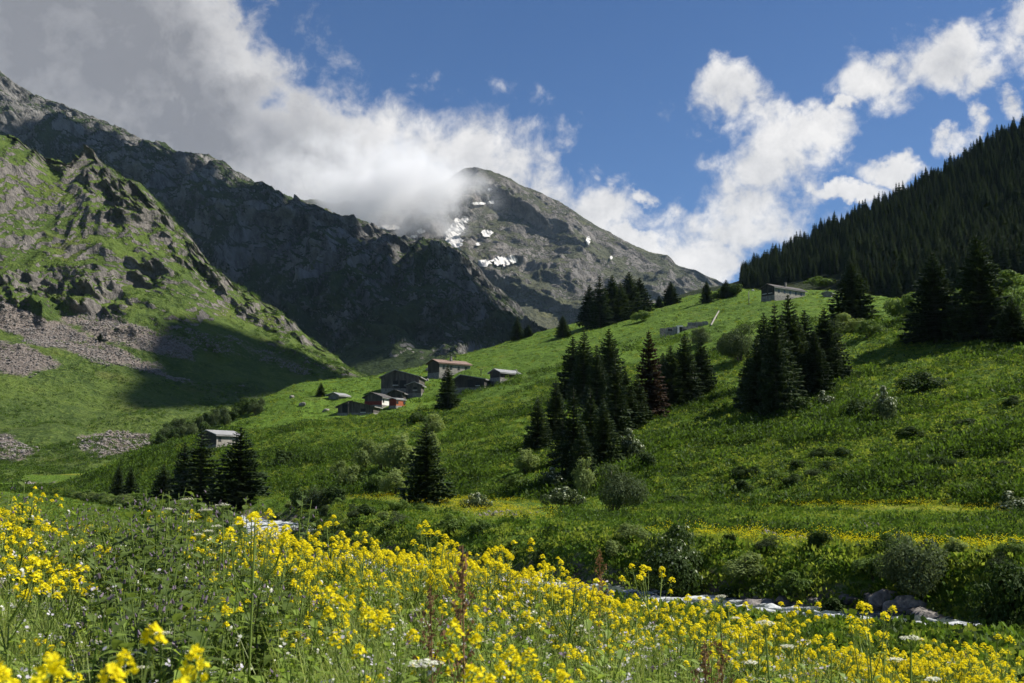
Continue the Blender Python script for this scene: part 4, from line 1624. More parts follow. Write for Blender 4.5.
M_boulder = plain_mat('boulder', rgb(.10, .092, .085), rgb(.30, .27, .245), 2.4, .85, .6)
M_wet = plain_mat('wet_stone', rgb(.045, .04, .037), rgb(.17, .15, .135), 2.4, .35, .5)
ROCKS = [rock_mesh(k, M_boulder) for k in range(5)]
WETROCKS = [rock_mesh(k + 20, M_wet) for k in range(4)]

# water
wq = []
NX = 15
for i in range(len(RV)):
    p, q = RV[max(i - 1, 0)], RV[min(i + 1, len(RV) - 1)]
    L = math.hypot(q[0] - p[0], q[1] - p[1])
    n = np.array([-(q[1] - p[1]) / L, (q[0] - p[0]) / L])
    hw = 3.2 + min(max((RV[i][1] - 150) / 80, 0), 1.8) * 1.2
    for j in range(NX):
        s = (j / (NX - 1) * 2 - 1) * hw
        wq.append((RV[i][0] + n[0] * s, RV[i][1] + n[1] * s, RV[i][2] - .12))
# refine along the stream
wq = np.array(wq).reshape(len(RV), NX, 3)
ii = np.linspace(0, len(RV) - 1, 2200)
i0 = np.clip(ii.astype(int), 0, len(RV) - 2)
fr = (ii - i0)[:, None, None]
wq = wq[i0] * (1 - fr) + wq[i0 + 1] * fr
jj = np.linspace(0, NX - 1, 46)
j0 = np.clip(jj.astype(int), 0, NX - 2)
fj = (jj - j0)[None, :, None]
wq = wq[:, j0] * (1 - fj) + wq[:, j0 + 1] * fj
wn = fbm(wq * 1.4, 4, .6)
wq[..., 2] += wn * .20 + np.abs(fbm(wq * .6 + 8, 3)) * .22
foam = np.clip(.5 + wn * 1.1 + fbm(wq * .35, 3) * .9, 0, 1)
mw, t = mat_new('water')
P = t.node('ShaderNodeTexCoord').outputs['Object']
fm = t.ramp(t.math('ADD', t.attr('foam'), t.math('MULTIPLY', t.math('SUBTRACT', t.noise(P, 5, 6, .7), .5), 1.3)),   .50, .95)
wb = t.node('ShaderNodeBsdfPrincipled', {'Base Color': t.mix(fm, rgb(.05, .066, .062), rgb(.46, .48, .48)), 'Roughness': t.math('ADD', .08, t.math('MULTIPLY', fm, .6))})
bn = t.node('ShaderNodeBump', {'Height': t.noise(P, 7, 5, .65), 'Strength': .5, 'Distance': .12})
t.put(wb.inputs['Normal'], bn.outputs[0])
t.node('ShaderNodeOutputMaterial', {'Surface': wb.outputs[0]})
link('stream', new_mesh('stream', wq.reshape(-1, 3), grid_faces(wq.shape[0], wq.shape[1]), mw, attrs={'foam': foam.reshape(-1)}), kind='structure', label='white foaming mountain stream water')

rk = random.Random(12)


def stone(x, y, z, s, label, group, wet=False, name='boulder', sq=1.0):
    o = link(name, rk.choice(WETROCKS if wet else ROCKS))
    o.location = (x, y, z)
    o.rotation_euler = (rk.uniform(-.3, .3), rk.uniform(-.3, .3), rk.uniform(0, 6.28))
    o.scale = (s, s, s * sq)
    o['label'] = label
    o['category'] = 'boulder'
    if group:
        o['group'] = group
    return o


STN = [(752, 611, .5, 'Large tan boulder standing in the rapids at their left end'), (757, 617, .75, 'Broad boulder in front of the rapids, half hidden by flowers'), (884, 606, .62, 'Pointed pinkish boulder at the far edge of the rapids'), (872, 603, .35, 'Small stone tucked left of the pointed boulder'),
      (897, 616, .55, 'Dark wet boulder splitting the white water'), (846, 617, .30, 'Small dark stone poking through the foam'), (870, 625, .36, 'Wet brown stone near the front of the rapids'), (913, 612, .55, 'Flat grey stone stacked against the right bank'), (917, 618, .45, 'Lower flat stone under the stacked grey one'),
      (928, 626, .62, 'Round grey boulder at the right end of the rapids'), (948, 628, .45, 'Pale boulder under the silvery willow'), (746, 601, .28, 'Pebbly stone at the far waterline, left group'), (757, 600, .24, 'Small round stone by the far waterline'), (783, 603, .3, 'Half sunk stone at the far waterline'), (815, 604, .26, 'Stone at the foot of the dark bank'), (848, 603, .35, 'Brown stone against the dark bank')]
for px, py, s, lab in STN:
    h = hit_px(px, py, ['ground'])[0]
    stone(h.x, h.y, h.z + s * .25, s, lab, None, s < .5)
for i in range(46):
    k = rk.randrange(14, len(RV) - 60)
    p = RV[k]
    sdd = rk.choice([-1, 1]) * rk.uniform(1.6, 3.9)
    q = RV[k + 1]
    L = math.hypot(q[0] - p[0], q[1] - p[1])
    x, y = p[0] - (q[1] - p[1]) / L * sdd, p[1] + (q[0] - p[0]) / L * sdd
    if y > 120 or y < 30:
        continue
    stone(x, y, float(ground_z(np.array([x]), np.array([y]))[0]) + .1, rk.uniform(.2, .5), 'Stone lying along the stream margin among others alike', 'stones along the stream margin', rk.random() < .4)
# boulders in the upstream white water and on the hut meadow
for px, py, s, lab in [(28, 486, .9, 'Grey boulder at the left end of the far white water'), (40, 491, .8, 'Boulder below the far white water'), (74, 485, .7, 'Boulder at the right end of the far white water'),
                       (428, 371, .9, 'White stone on the meadow crest left of the rusty roofed hut'), (427, 381, .55, 'Small white stone on the meadow right of the largest hut'), (515, 372, .6, 'White stone right of the isolated black hut'),
                       (302, 406, .8, 'Grey boulder on the left meadow below the small fir'), (326, 412, .7, 'Grey boulder left of the long low shed'), (292, 398, .6, 'Boulder at the left of the small fir')]:
    h = foot(px, py, ['hill', 'ground', 'mountain_slope'])
    stone(h.x, h.y, h.z + s * .3, s, lab, None)

# loose stones of the scree fields
rs = np.random.default_rng(8)
sc = spur_masks(sV, sS, sN)['scree']
sc_n = sc + fbm(sV * .05, 3) * .5
cand = np.argwhere((sc_n > .5) & (sS < 2.9))
sel = cand[rs.integers(0, len(cand), 18000)]
pts = sV[sel[:, 0], sel[:, 1]] + rs.normal(0, 1, (18000, 3)) * np.array([.8, .8, .05])
sz = np.minimum(rs.lognormal(-1.5, .6, 18000), .62)
scatter('scree', 'loose grey scree stones on the mountain slope', pts, rs.uniform(0, 6.28, (18000, 3)) * np.array([.1, .1, 1]), np.stack([sz, sz, sz * .8], 1), ROCKS)

# rubble on the terrace
rub = []
for px, py, rx, ry, n in [(770, 531, 20, 3.5, 200), (868, 527, 14, 3, 60), (800, 541, 14, 2.2, 50), (500, 514, 24, 2.0, 110)]:
    for _ in range(n):
        h = hit_px(px + rs.normal(0, rx * .5), py + rs.normal(0, ry * .5), ['ground', 'hill'])
        if h:
            rub.append(h[0])
rub = np.array([tuple(r_) for r_ in rub])
sz = rs.lognormal(-2.2, .4, len(rub))
scatter('gravel', 'small stony patches on the terrace', rub, rs.uniform(0, 6.28, (len(rub), 3)), np.stack([sz, sz, sz], 1), ROCKS)

# ------------------------------------------------------------------ snow patches on the far peak
M_snow, t = mat_new('snow')
P = t.node('ShaderNodeTexCoord').outputs['Object']
finish(t, t.mix(t.noise(P, .02, 4), rgb(.40, .38, .35), rgb(.56, .55, .53)), .7, (t.noise(P, .05, 4), .4, 4), .2)
SNOW = [('Largest snow field below the summit cloud', [(454, 243, 9, 13), (458, 228, 8, 8), (465, 222, 5, 4), (450, 236, 5, 8)]), ('Wide low snow field right of the largest one', [(503, 263, 13, 5), (512, 261, 6, 4)]), ('Small snow patch touching the wide field on its left', [(484, 265, 7, 4)]),
        ('Oval snow patch right of the largest field', [(487, 235, 6, 4.5)]), ('Dot of snow below the oval patch', [(478, 246, 3.2, 2)]), ('Thin snow streak high near the summit', [(479, 205, 8, 1.8)]), ('Short snow streak right of the summit streak', [(491, 204, 4, 2)]),
        ('Speck of snow just under the summit', [(490, 191, 2.6, 1.5)]), ('Snow patch alone on the right flank of the peak', [(588, 242, 2.8, 5)]), ('Tiny snow speck lower on the right flank', [(611, 259, 1.8, 2.4)]), ('Long snow band under the cloud at the left saddle', [(390, 229, 12, 3)]),
        ('Snow patch under the cloud right of the long band', [(421, 233, 5, 2.6)]), ('Slanted snow sliver below the long band', [(404, 242, 6, 1.6)]), ('Slanted snow sliver nearest the largest field', [(414, 238, 3.5, 1.6)])]
for lab, els in SNOW:
    x0, x1 = min(e[0] - e[2] for e in els) - 2, max(e[0] + e[2] for e in els) + 2
    y0, y1 = min(e[1] - e[3] for e in els) - 2, max(e[1] + e[3] for e in els) + 2
    nx, ny = int((x1 - x0) / .5), int((y1 - y0) / .4)
    gxp, gyp = np.meshgrid(np.linspace(x0, x1, nx), np.linspace(y0, y1, ny))
    f = np.max([1 - ((gxp - e[0]) / e[2]) ** 2 - ((gyp - e[1]) / e[3]) ** 2 for e in els], 0)
    f = f + fbm(np.stack([gxp * .22, gyp * .34, 0 * gxp + x0], -1), 4, .6) * .9
    idx, V_ = {}, []
    for j in range(ny):
        for i in range(nx):
            if f[j, i] > .1:
                h = hit_px(gxp[j, i], gyp[j, i], ['mountain_peak'])
                if h and h[0].y < 4600:
                    c = h[0] + (Vector((0, 0, EYE)) - h[0]).normalized() * 16 + Vector((0, 0, 5))
                    idx[(j, i)] = len(V_)
                    V_.append(tuple(c))
    Fc = []
    for (j, i) in idx:
        q = [idx.get(w_) for w_ in ((j, i), (j, i + 1), (j + 1, i + 1), (j + 1, i))]
        if None not in q:
            ys = [V_[a][1] for a in q]
            if max(ys) - min(ys) < 260:
                Fc.append(tuple(q))
    if Fc:
        o = link('snow_patch', new_mesh('snow_patch', V_, Fc, M_snow, True))
        o['label'] = lab + ' on the far peak'
        o['category'] = 'snow patch'

# ------------------------------------------------------------------ weeds and tufts of the slopes


def tuft(seed, leaf, n=26, H=.6, Wd=.5, ls=.13, spiky=.3):
    r = random.Random(seed)
    m = MB()
    for k in range(n):
        a = r.uniform(0, 6.28)
        rad = Wd * math.sqrt(r.random())
        p = Vector((math.cos(a) * rad, math.sin(a) * rad, H * (.05 + .85 * r.random() * (1 - .6 * (rad / Wd) ** 2))))
        d = Vector((math.cos(a) * .6 + r.uniform(-.6, .6), math.sin(a) * .6 + r.uniform(-.6, .6), r.uniform(.2, 1.3))).normalized()
        t_ = d.cross(Vector((r.uniform(-1, 1), r.uniform(-1, 1), .3))).normalized()
        s = ls * r.uniform(.6, 1.4)
        if r.random() < spiky:
            q = Vector((p.x * .6, p.y * .6, 0))
            m.poly((q - t_ * .02, q + t_ * .02, p + Vector((0, 0, .15))))
        m.poly((p - d * s * .7, p + t_ * s * .5, p + d * s, p - t_ * s * .5))
    return m.mesh('tuft', leaf)


M_weed = leaf_mat('weeds', rgb(.050, .102, .011), rgb(.132, .212, .026), .42, tint=.75)
M_weed_dk = leaf_mat('weeds_dark', rgb(.024, .048, .009), rgb(.062, .105, .018), .35, tint=.7)
M_weed_lt = leaf_mat('weeds_light', rgb(.14, .20, .024), rgb(.25, .30, .05), .5, tint=.7)
M_yellow = leaf_mat('yellow_petals', rgb(.78, .67, .010), rgb(.90, .82, .03), .38, .6, .1, .3)
T_MIX = [tuft(1, M_weed), tuft(2, M_weed, 30, .45, .7), tuft(3, M_weed_dk, 30, .7, .6), tuft(4, M_weed_lt, 24, .5, .5), tuft(5, M_weed_lt, 26, .35, .7, .11)]
T_DK = [tuft(6, M_weed_dk, 40, .9, .7, .12), tuft(7, M_weed_dk, 40, .7, .8, .12), tuft(8, M_weed, 36, .8, .7, .12), tuft(9, M_weed, 36, .6, .8, .11)]


def yellow_tuft(seed):
    r = random.Random(seed)
    a = tuft(seed, M_weed_lt, 16, .4, .5, .10)
    m = MB()
    for k in range(14):
        x, y, z = r.gauss(0, .3), r.gauss(0, .3), r.uniform(.45, .8)
        s = r.uniform(.015, .032)
        m.poly(((x - s, y - s, z), (x + s, y - s, z + s * .6), (x + s, y + s, z), (x - s, y + s, z + s * .5)))
        m.poly(((x - s, y, z - s * .6), (x + s, y, z - s * .6), (x + s, y, z + s * .6), (x - s, y, z + s * .6)))
    return join_meshes('yellow_tuft', [a, m.mesh('y', M_yellow)])


T_LT = [tuft(10, M_weed_lt, 26, .4, .6, .12), tuft(11, M_weed_lt, 24, .3, .7, .12), tuft(12, M_weed, 24, .35, .7, .12)]
T_YE = [yellow_tuft(k) for k in (101, 102, 103)]


def grid_points(V, S, lo, hi, n, rg, power=0.0, mask=None, pxr=(-90, 1120)):
    """random points on a landform grid; denser where the grid (nearer to us) is finer"""
    out = []
    rows = np.argwhere((S[:, 0] >= lo) & (S[:, 0] < hi)).ravel()
    i = rg.uniform(rows[0], rows[-1] - .001, n)
    j = rg.uniform(0, V.shape[1] - 1.001, n)
    i0, j0 = i.astype(int), j.astype(int)
    fi, fj = (i - i0)[:, None], (j - j0)[:, None]
    P = (V[i0, j0] * (1 - fj) + V[i0, j0 + 1] * fj) * (1 - fi) + (V[i0 + 1, j0] * (1 - fj) + V[i0 + 1, j0 + 1] * fj) * fi
    px, py = px_of(P)
    ok = (px > pxr[0]) & (px < pxr[1])
    if mask is not None:
        ok &= mask(P, rg)
    return P[ok]


rt = np.random.default_rng(21)


def clumpy(scale, bias):
    return lambda P, rg: (fbm(P * scale, 3) + rg.normal(0, .12, len(P))) > bias


def put(name, label, P, src, s0, s1, flat=(.8, 1.2)):
    n = len(P)
    s = rt.uniform(s0, s1, n)
    scatter(name, label, P, np.stack([rt.normal(0, .1, n), rt.normal(0, .1, n), rt.uniform(0, 6.28, n)], 1), np.stack([s, s, s * rt.uniform(*flat, n)], 1), src)
    print(name, n)


P1 = np.concatenate([grid_points(hV, hS, 0, 1, 26000, rt), grid_points(hV, hS, 1, 2, 26000, rt), grid_points(hV, hS, 2, 3, 9000, rt)])
put('slope_herbs', 'short mixed herbs covering the right hillside', P1, T_MIX, .5, 1.15, (.5, 1.1))
P2 = np.concatenate([grid_points(hV, hS, .0, 1, 26000, rt, mask=clumpy(.06, .08)), grid_points(hV, hS, 1, 2.2, 24000, rt, mask=clumpy(.05, .18))])
put('slope_weeds', 'darker patches of tall weeds on the hillside', P2, T_DK, .7, 1.8)
# terrace and valley floor
n = 60000
yy = 26 * np.exp(rt.uniform(0, math.log(9), n))
xx = rt.uniform(-.52, .52, n) * yy
s_, _l = river_dist(xx, yy)
ok = (np.abs(s_) > 2.9) & ((s_ > 0) | (yy < 60) | (rt.random(n) < .5))
xx, yy, s_ = xx[ok], yy[ok], s_[ok]
PT = np.stack([xx, yy, ground_z(xx, yy)], 1)
st = strips(xx, yy, 0)
bankm = (s_ > 2.5) & (s_ < 6.2)
put('terrace_herbs', 'mixed herbs covering the valley terrace', PT[(st < .3) & ~bankm][:30000], T_LT + T_LT[:2] + T_MIX[:2], .35, .8)
put('bank_weeds', 'dark leafy weeds covering the stream bank', PT[bankm & (st < .35)], T_MIX + T_LT + T_LT, .45, .95)
nm = 16000
ym = 11 * np.exp(rt.uniform(0, math.log(24), nm))
xm = rt.uniform(-.6, .62, nm) * ym
PM = np.stack([xm, ym, ground_z(xm, ym)], 1)[river_dist(xm, ym)[0] < -2.6]
put('meadow_weeds', 'weeds on the slope going down to the stream', PM, T_MIX + T_LT, .45, .95)
cl = clumpy(.09, .15)(PT, rt)
put('terrace_weeds', 'darker weed patches on the terrace', PT[cl & (st < .3) & (s_ > 8)][:6500], T_DK, .4, .9)
put('terrace_flowers', 'bands of yellow flowers along the terrace edges', PT[(st > .25) & (rt.random(len(st)) < st * .55)], T_YE + T_MIX[3:], .45, .8)
P4 = np.concatenate([grid_points(sV, sS, .1, 1, 14000, rt, pxr=(-60, 430)), grid_points(sV, sS, 1, 2, 9000, rt, pxr=(-60, 430), mask=clumpy(.03, 0))])
put('valley_scrub', 'low scrub and herbs on the left valley floor and slope', P4, [T_MIX[0], T_MIX[2], T_DK[1], T_DK[2]], .7, 1.8)
P5 = grid_points(sV, sS, 2.2, 4.0, 9000, rt, pxr=(-60, 400), mask=clumpy(.02, .12))
put('crag_scrub', 'dark scrub clinging to the crags', P5, T_DK, 1.2, 3.0)
# ------------------------------------------------------------------ flower meadow in front
M_stem = leaf_mat('stems', rgb(.14, .21, .04), rgb(.28, .36, .09), .35, .5, .3, .6)
M_leafg = leaf_mat('meadow_leaf', rgb(.15, .23, .03), rgb(.30, .40, .08), .5, .5, .3, .5)
M_blade = leaf_mat('grass_blade', rgb(.20, .28, .05), rgb(.44, .50, .18), .5, .5, .3, .35)
M_comfrey = leaf_mat('comfrey_leaf', rgb(.060, .098, .018), rgb(.15, .21, .045), .45, .5, .35, .5)
M_purple = leaf_mat('purple_petals', rgb(.12, .085, .13), rgb(.28, .22, .28), .3, .6, .1, .3)
M_lilac = leaf_mat('lilac_petals', rgb(.40, .36, .46), rgb(.68, .66, .70), .3, .6, .1, .5)
M_umbel = leaf_mat('white_umbel', rgb(.55, .55, .46), rgb(.78, .78, .70), .3, .6, .1, .3)
M_dock = leaf_mat('dock_seed', rgb(.17, .10, .05), rgb(.30, .17, .09), .2, .7, .1, .3)


def leaf_blade(m, p, d, up, L, Wd, fm=0, fold=.12, droop=.35, seg=3):
    """pointed leaf along d, drooping"""
    sdv = d.cross(up).normalized()
    prev = None
    for s in range(seg + 1):
        f = s / seg
        w = Wd * math.sin(math.pi * min(1, .12 + f * .9)) * .5 if s < seg else 0
        c = p + d * (L * f) + up * (L * (-.0 - droop * f * f))
        row = (c - sdv * w + up * fold * w, c, c + sdv * w + up * fold * w)
        if prev:
            m.poly((prev[0], prev[1], row[1], row[0]), fm)
            m.poly((prev[1], prev[2], row[2], row[1]), fm)
        prev = row


def floret(m, p, s, r, fm=0):
    """four rounded petals opening upward"""
    ax = Vector((r.gauss(0, .45), r.gauss(0, .45), 1)).normalized()
    a = ax.cross(Vector((math.cos(r.uniform(0, 6.28)), .3, .1))).normalized()
    b = ax.cross(a)
    for k in range(2):
        u, v = (a, b) if k == 0 else (b, a)
        lift = ax * s * .35
        m.poly((p - u * s * .18 - v * s * .5 + lift * .6, p + u * s * .18 - v * s * .5 + lift * .6, p + u * s * .3 + lift * .1, p + v * s * .55 + u * s * .2 + lift, p + v * s * .55 - u * s * .2 + lift, p - u * s * .3 + lift * .1), fm)


def mustard(seed, H=.8, nb=6, nf=22, head=.026):
    r = random.Random(seed)
    sm, lm, bm = MB(), MB(), MB()
    lean = Vector((r.uniform(-.12, .12), r.uniform(-.12, .12), 0))
    stem = [Vector((0, 0, -.06)), lean * .3 + Vector((0, 0, H * .35)), lean * .7 + Vector((0, 0, H * .65)), lean + Vector((0, 0, H * .95))]
    sm.tube(stem, [.0055, .0048, .004, .0025], 4, cap=False)
    heads = [(stem[3], 1.15)]
    for k in range(nb):
        u = r.uniform(.5, .85)
        base = stem[1].lerp(stem[3], (u - .35) / .6)
        a = 6.283 * k / nb + r.uniform(-.4, .4)
        out = r.uniform(.06, .15) * H / .8
        tip = base + Vector((math.cos(a) * out, math.sin(a) * out, (H * r.uniform(.86, 1.0) - base.z)))
        mid = base.lerp(tip, .45) + Vector((math.cos(a), math.sin(a), 0)) * out * .25
        sm.tube([base, mid, tip], [.003, .0025, .0018], 3, cap=False)
        heads.append((tip, r.uniform(.7, 1.05)))
        if r.random() < .7:
            leaf_blade(lm, base, Vector((math.cos(a), math.sin(a), .5)).normalized(), Vector((0, 0, 1)), r.uniform(.05, .10), .022)
    for tip, sc in heads:
        n = int(nf * sc)
        for k in range(n):
            f = k / n
            a = k * 2.4
            rad = head * sc * math.sqrt(f) * r.uniform(.85, 1.15)
            z = head * .65 * sc * (1 - f) - head * 1.1 * f * sc * r.uniform(.3, 1.0)
            floret(bm, tip + Vector((math.cos(a) * rad, math.sin(a) * rad, z)), .0105 * r.uniform(.8, 1.25), r)
        # seed pods and buds below the head
        for k in range(5):
            a = r.uniform(0, 6.28)
            q = tip - Vector((0, 0, head * r.uniform(1.0, 3.0)))
            e = q + Vector((math.cos(a), math.sin(a), .5)) * .022
            sm.tube([q, e], [.0012, .0008], 3, cap=False)
    for k in range(6):
        a = r.uniform(0, 6.28)
        z = H * r.uniform(.1, .6)
        leaf_blade(lm, Vector((0, 0, z)), Vector((math.cos(a), math.sin(a), r.uniform(.1, .6))).normalized(), Vector((0, 0, 1)), r.uniform(.09, .17) * H / .8, r.uniform(.025, .05))
    return [('stem', sm.mesh('stem', M_stem, True)), ('leaves', lm.mesh('leaves', M_leafg)), ('blossom', bm.mesh('blossom', M_yellow))]


MUS = [mustard(201 + k, H=[.8, .74, .86, .7, .82, .76, .8, .72][k], nb=[8, 7, 9, 7, 10, 8, 5, 9][k], nf=24, head=[.021, .019, .022, .019, .017, .023, .020, .017][k]) for k in range(8)]


def comfrey(seed):
    r = random.Random(seed)
    sm, lm, bm = MB(), MB(), MB()
    for s in range(4):
        a = r.uniform(0, 6.28)
        H = r.uniform(.6, .95)
        ln = Vector((math.cos(a), math.sin(a), 0)) * r.uniform(.08, .25)
        pts = [Vector((0, 0, -.05)), ln * .4 + Vector((0, 0, H * .5)), ln + Vector((0, 0, H))]
        sm.tube(pts, [.006, .0045, .0025], 4, cap=False)
        for k in range(13):
            f = .16 + .84 * k / 12.5
            p = pts[0].lerp(pts[1], f * 2) if f < .5 else pts[1].lerp(pts[2], f * 2 - 1)
            b = k * 2.4 + r.uniform(-.4, .4)
            leaf_blade(lm, p, Vector((math.cos(b), math.sin(b), r.uniform(.2, .9))).normalized(), Vector((0, 0, 1)), r.uniform(.14, .24) * (1.15 - .6 * f), r.uniform(.05, .085) * (1.15 - .5 * f), droop=r.uniform(.3, .7))
        for k in range(2):
            p = pts[2] + Vector((r.gauss(0, .05), r.gauss(0, .05), r.uniform(-.10, .03)))
            q = p + Vector((r.gauss(0, .008), r.gauss(0, .008), -.016))
            bm.tube([p, q], [.003, .006], 5, cap=True)
    return [('stem', sm.mesh('stem', M_stem, True)), ('leaves', lm.mesh('leaves', M_comfrey)), ('blossom', bm.mesh('blossom', M_purple))]


COM = [comfrey(301 + k) for k in range(5)]


def umbel(seed, H=.8):
    r = random.Random(seed)
    sm, bm, lm = MB(), MB(), MB()
    top = Vector((r.uniform(-.05, .05), r.uniform(-.05, .05), H))
    sm.tube([Vector((0, 0, -.05)), top * .5 + Vector((.02, 0, 0)), top], [.006, .005, .003], 4, cap=False)
    for c, sc in [(top, 1.0), (top + Vector((.10, .03, -.08)), .7), (top + Vector((-.08, -.05, -.11)), .6)]:
        if sc < 1:
            sm.tube([top * .8, c - Vector((0, 0, .03))], [.003, .002], 3, cap=False)
        for k in range(18):
            a, q = k * 2.4, math.sqrt(k / 18) * .036 * sc
            p = c + Vector((math.cos(a) * q, math.sin(a) * q, .012 - q * .2))
            sm.tube([c - Vector((0, 0, .03 * sc)), p], [.001, .0008], 3, cap=False)
            for w in range(5):
                e = p + Vector((r.gauss(0, .005), r.gauss(0, .005), r.uniform(0, .006)))
                s = .0036
                bm.poly([e + Vector((math.cos(t_ * 1.257) * s, math.sin(t_ * 1.257) * s, r.uniform(-.001, .001))) for t_ in range(5)])
    for k in range(7):
        a = r.uniform(0, 6.28)
        p = top * r.uniform(.1, .7)
        d = Vector((math.cos(a), math.sin(a), .5)).normalized()
        for w in range(5):
            e = d + Vector((r.gauss(0, .35), r.gauss(0, .35), 0))
            leaf_blade(lm, p + d * .03 * w, e.normalized(), Vector((0, 0, 1)), .07, .016)
    return [('stem', sm.mesh('stem', M_stem, True)), ('leaves', lm.mesh('leaves', M_leafg)), ('blossom', bm.mesh('blossom', M_umbel))]


UMB = [umbel(401 + k, [.8, .72, .86][k]) for k in range(3)]


def dock(seed, H=1.0):
    r = random.Random(seed)
    sm, lm, bm = MB(), MB(), MB()
    top = Vector((r.uniform(-.05, .05), 0, H))
    sm.tube([Vector((0, 0, -.05)), top * .5 + Vector((.015, 0, 0)), top], [.0045, .0035, .002], 5, cap=False)
    for k in range(12):
        u = .5 + .45 * k / 12
        p = top * u
        a = k * 2.4
        L = .16 * (1.25 - u)
        e = p + Vector((math.cos(a) * L * .6, math.sin(a) * L * .6, L))
        sm.tube([p, e], [.0025, .0012], 3, cap=False)
        for w in range(16):
            q = p.lerp(e, r.random()) + Vector((r.gauss(0, .007), r.gauss(0, .007), r.gauss(0, .007)))
            s = r.uniform(.004, .008)
            a2 = r.uniform(0, 3.14)
            bm.poly((q + Vector((math.cos(a2) * s, math.sin(a2) * s, 0)), q + Vector((0, 0, s)), q - Vector((math.cos(a2) * s, math.sin(a2) * s, 0)), q - Vector((0, 0, s))))
    for w in range(30):
        q = top + Vector((r.gauss(0, .006), r.gauss(0, .006), -.2 * r.random()))
        s = .006
        bm.poly((q + Vector((s, 0, 0)), q + Vector((0, 0, s)), q - Vector((s, 0, 0)), q - Vector((0, s, s))))
    for k in range(4):
        a = r.uniform(0, 6.28)
        leaf_blade(lm, top * r.uniform(.1, .45), Vector((math.cos(a), math.sin(a), .7)).normalized(), Vector((0, 0, 1)), .22, .06)
    red = sm.mesh('stem', M_dock, True)
    return [('stem', red), ('leaves', lm.mesh('leaves', M_leafg)), ('seeds', bm.mesh('seeds', M_dock))]


DOCK = [dock(501), dock(502)]
gr = np.random.default_rng(77)


def gz(x, y):
    return float(ground_z(np.array([x]), np.array([y]))[0])


def set_plant(name, label, cat, px, ty, Y, parts, H0, group=None, wide=1.0):
    """a plant at distance Y whose top shows at picture height ty"""
    x = float(at(px, ty)[0]) * Y
    zt = float(at(px, ty)[1]) * Y + EYE
    g = gz(x, Y)
    s = max(.25, (zt - g) / H0)
    return plant(name, label, cat, (x, Y, g), parts, random.uniform(0, 6.28), (s * wide, s * wide, s), group)


# single plants one can point at
set_plant('yellow_flower', 'Blurred big yellow flower closest to the camera, leftmost of the near three', 'wildflower', 40, 640, 1.45, MUS[5], .78, None, .75)
set_plant('yellow_flower', 'Blurred yellow flower just right of the closest one', 'wildflower', 74, 634, 1.6, MUS[4], .82, None, .7)
set_plant('yellow_flower', 'Blurred yellow flower third from the left among the closest ones', 'wildflower', 122, 645, 1.7, MUS[5], .78, None, .6)
set_plant('yellow_flower', 'Tall yellow flower head rising in front of the log hut spruces', 'wildflower', 252, 493, 5.2, MUS[0], .83, None, .85)
set_plant('yellow_flower', 'Tall sparse yellow flower rising in front of the rapids', 'wildflower', 876, 590, 6.0, MUS[6], .82, None, .9)
set_plant('yellow_flower', 'Bright yellow flower at the bottom, left of the white umbel', 'wildflower', 482, 618, 3.0, MUS[2], .88, None, .8)
set_plant('yellow_flower', 'Bright four headed yellow flower at the bottom, right of the red dock stalk', 'wildflower', 488, 640, 2.6, MUS[6], .82, None, .8)
set_plant('yellow_flower', 'Big bright yellow head in the meadow, right of the log hut spruces', 'wildflower', 352, 585, 3.6, MUS[2], .88, None, .8)
set_plant('yellow_flower', 'Tall thin yellow flower standing dark against the bank bushes', 'wildflower', 500, 541, 8.5, MUS[6], .82)
set_plant('dock_stalk', 'Tall reddish dock stalk in the middle of the meadow', 'dock plant', 458, 545, 4.2, DOCK[0], 1.0)
set_plant('dock_stalk', 'Short reddish dock stalk leaning left beside the tall one', 'dock plant', 430, 585, 4.4, DOCK[1], 1.0)
set_plant('dock_stalk', 'Thin brown dock stalk in front of the dark terrace bank', 'dock plant', 600, 548, 8.0, DOCK[1], 1.0)
set_plant('dock_stalk', 'Broad reddish dock stalk at the right of the meadow', 'dock plant', 722, 634, 4.6, DOCK[0], 1.0)
set_plant('dock_stalk', 'Low brown dock stalk at the bottom right', 'dock plant', 704, 640, 4.0, DOCK[1], 1.0)
for px, ty, Y, lab in [(500, 668, 2.6, 'White umbel flower low at the bottom middle'), (425, 668, 2.8, 'Small white umbel at the bottom left of the middle one'), (152, 612, 4.4, 'White umbel among the dark comfrey leaves'),
                       (172, 495, 7.8, 'White umbel at the upper meadow edge before the spruces, leftmost'), (186, 501, 7.6, 'White umbel at the meadow edge, second of the pair before the spruces'), (222, 507, 6.8, 'White umbel left of the tall yellow flower head'), (205, 512, 7.0, 'Low white umbel between the others at the meadow edge'),
                       (770, 645, 4.6, 'White umbel low at the right of the meadow'), (720, 598, 7.5, 'White umbel near the left end of the rapids'), (905, 660, 4.8, 'White umbel at the bottom right')]:
    set_plant('white_umbel_flower', lab, 'wildflower', px, ty, Y, random.choice(UMB), .8, None, .9)

# comfrey with purple bells on the left shoulder
cf = []
for k in range(420):
    Y = gr.uniform(4.2, 11)
    px = gr.uniform(-60, 330)
    w = math.exp(-((px - 165) / 85) ** 2) + .55 * math.exp(-((px - 20) / 70) ** 2) * (Y > 7)
    if Y < 5.6:
        w *= math.exp(-((px - 160) / 55) ** 2)
    if gr.random() < w * .55:
        cf.append((Y, px))
cf.sort()
for Y, px in cf[:110]:
    x = float(at(px, 520)[0]) * Y
    s = gr.uniform(.75, 1.12) * (1.12 if Y > 7 else .95) * (.86 if 20 < px < 125 and Y > 6 else 1)
    plant('comfrey', 'Comfrey plant with broad dark leaves and purple bells on the left shoulder of the meadow', 'comfrey plant', (x, Y, gz(x, Y)), random.choice(COM), random.uniform(0, 6.28), (s, s, s), 'comfrey plants on the left meadow shoulder')

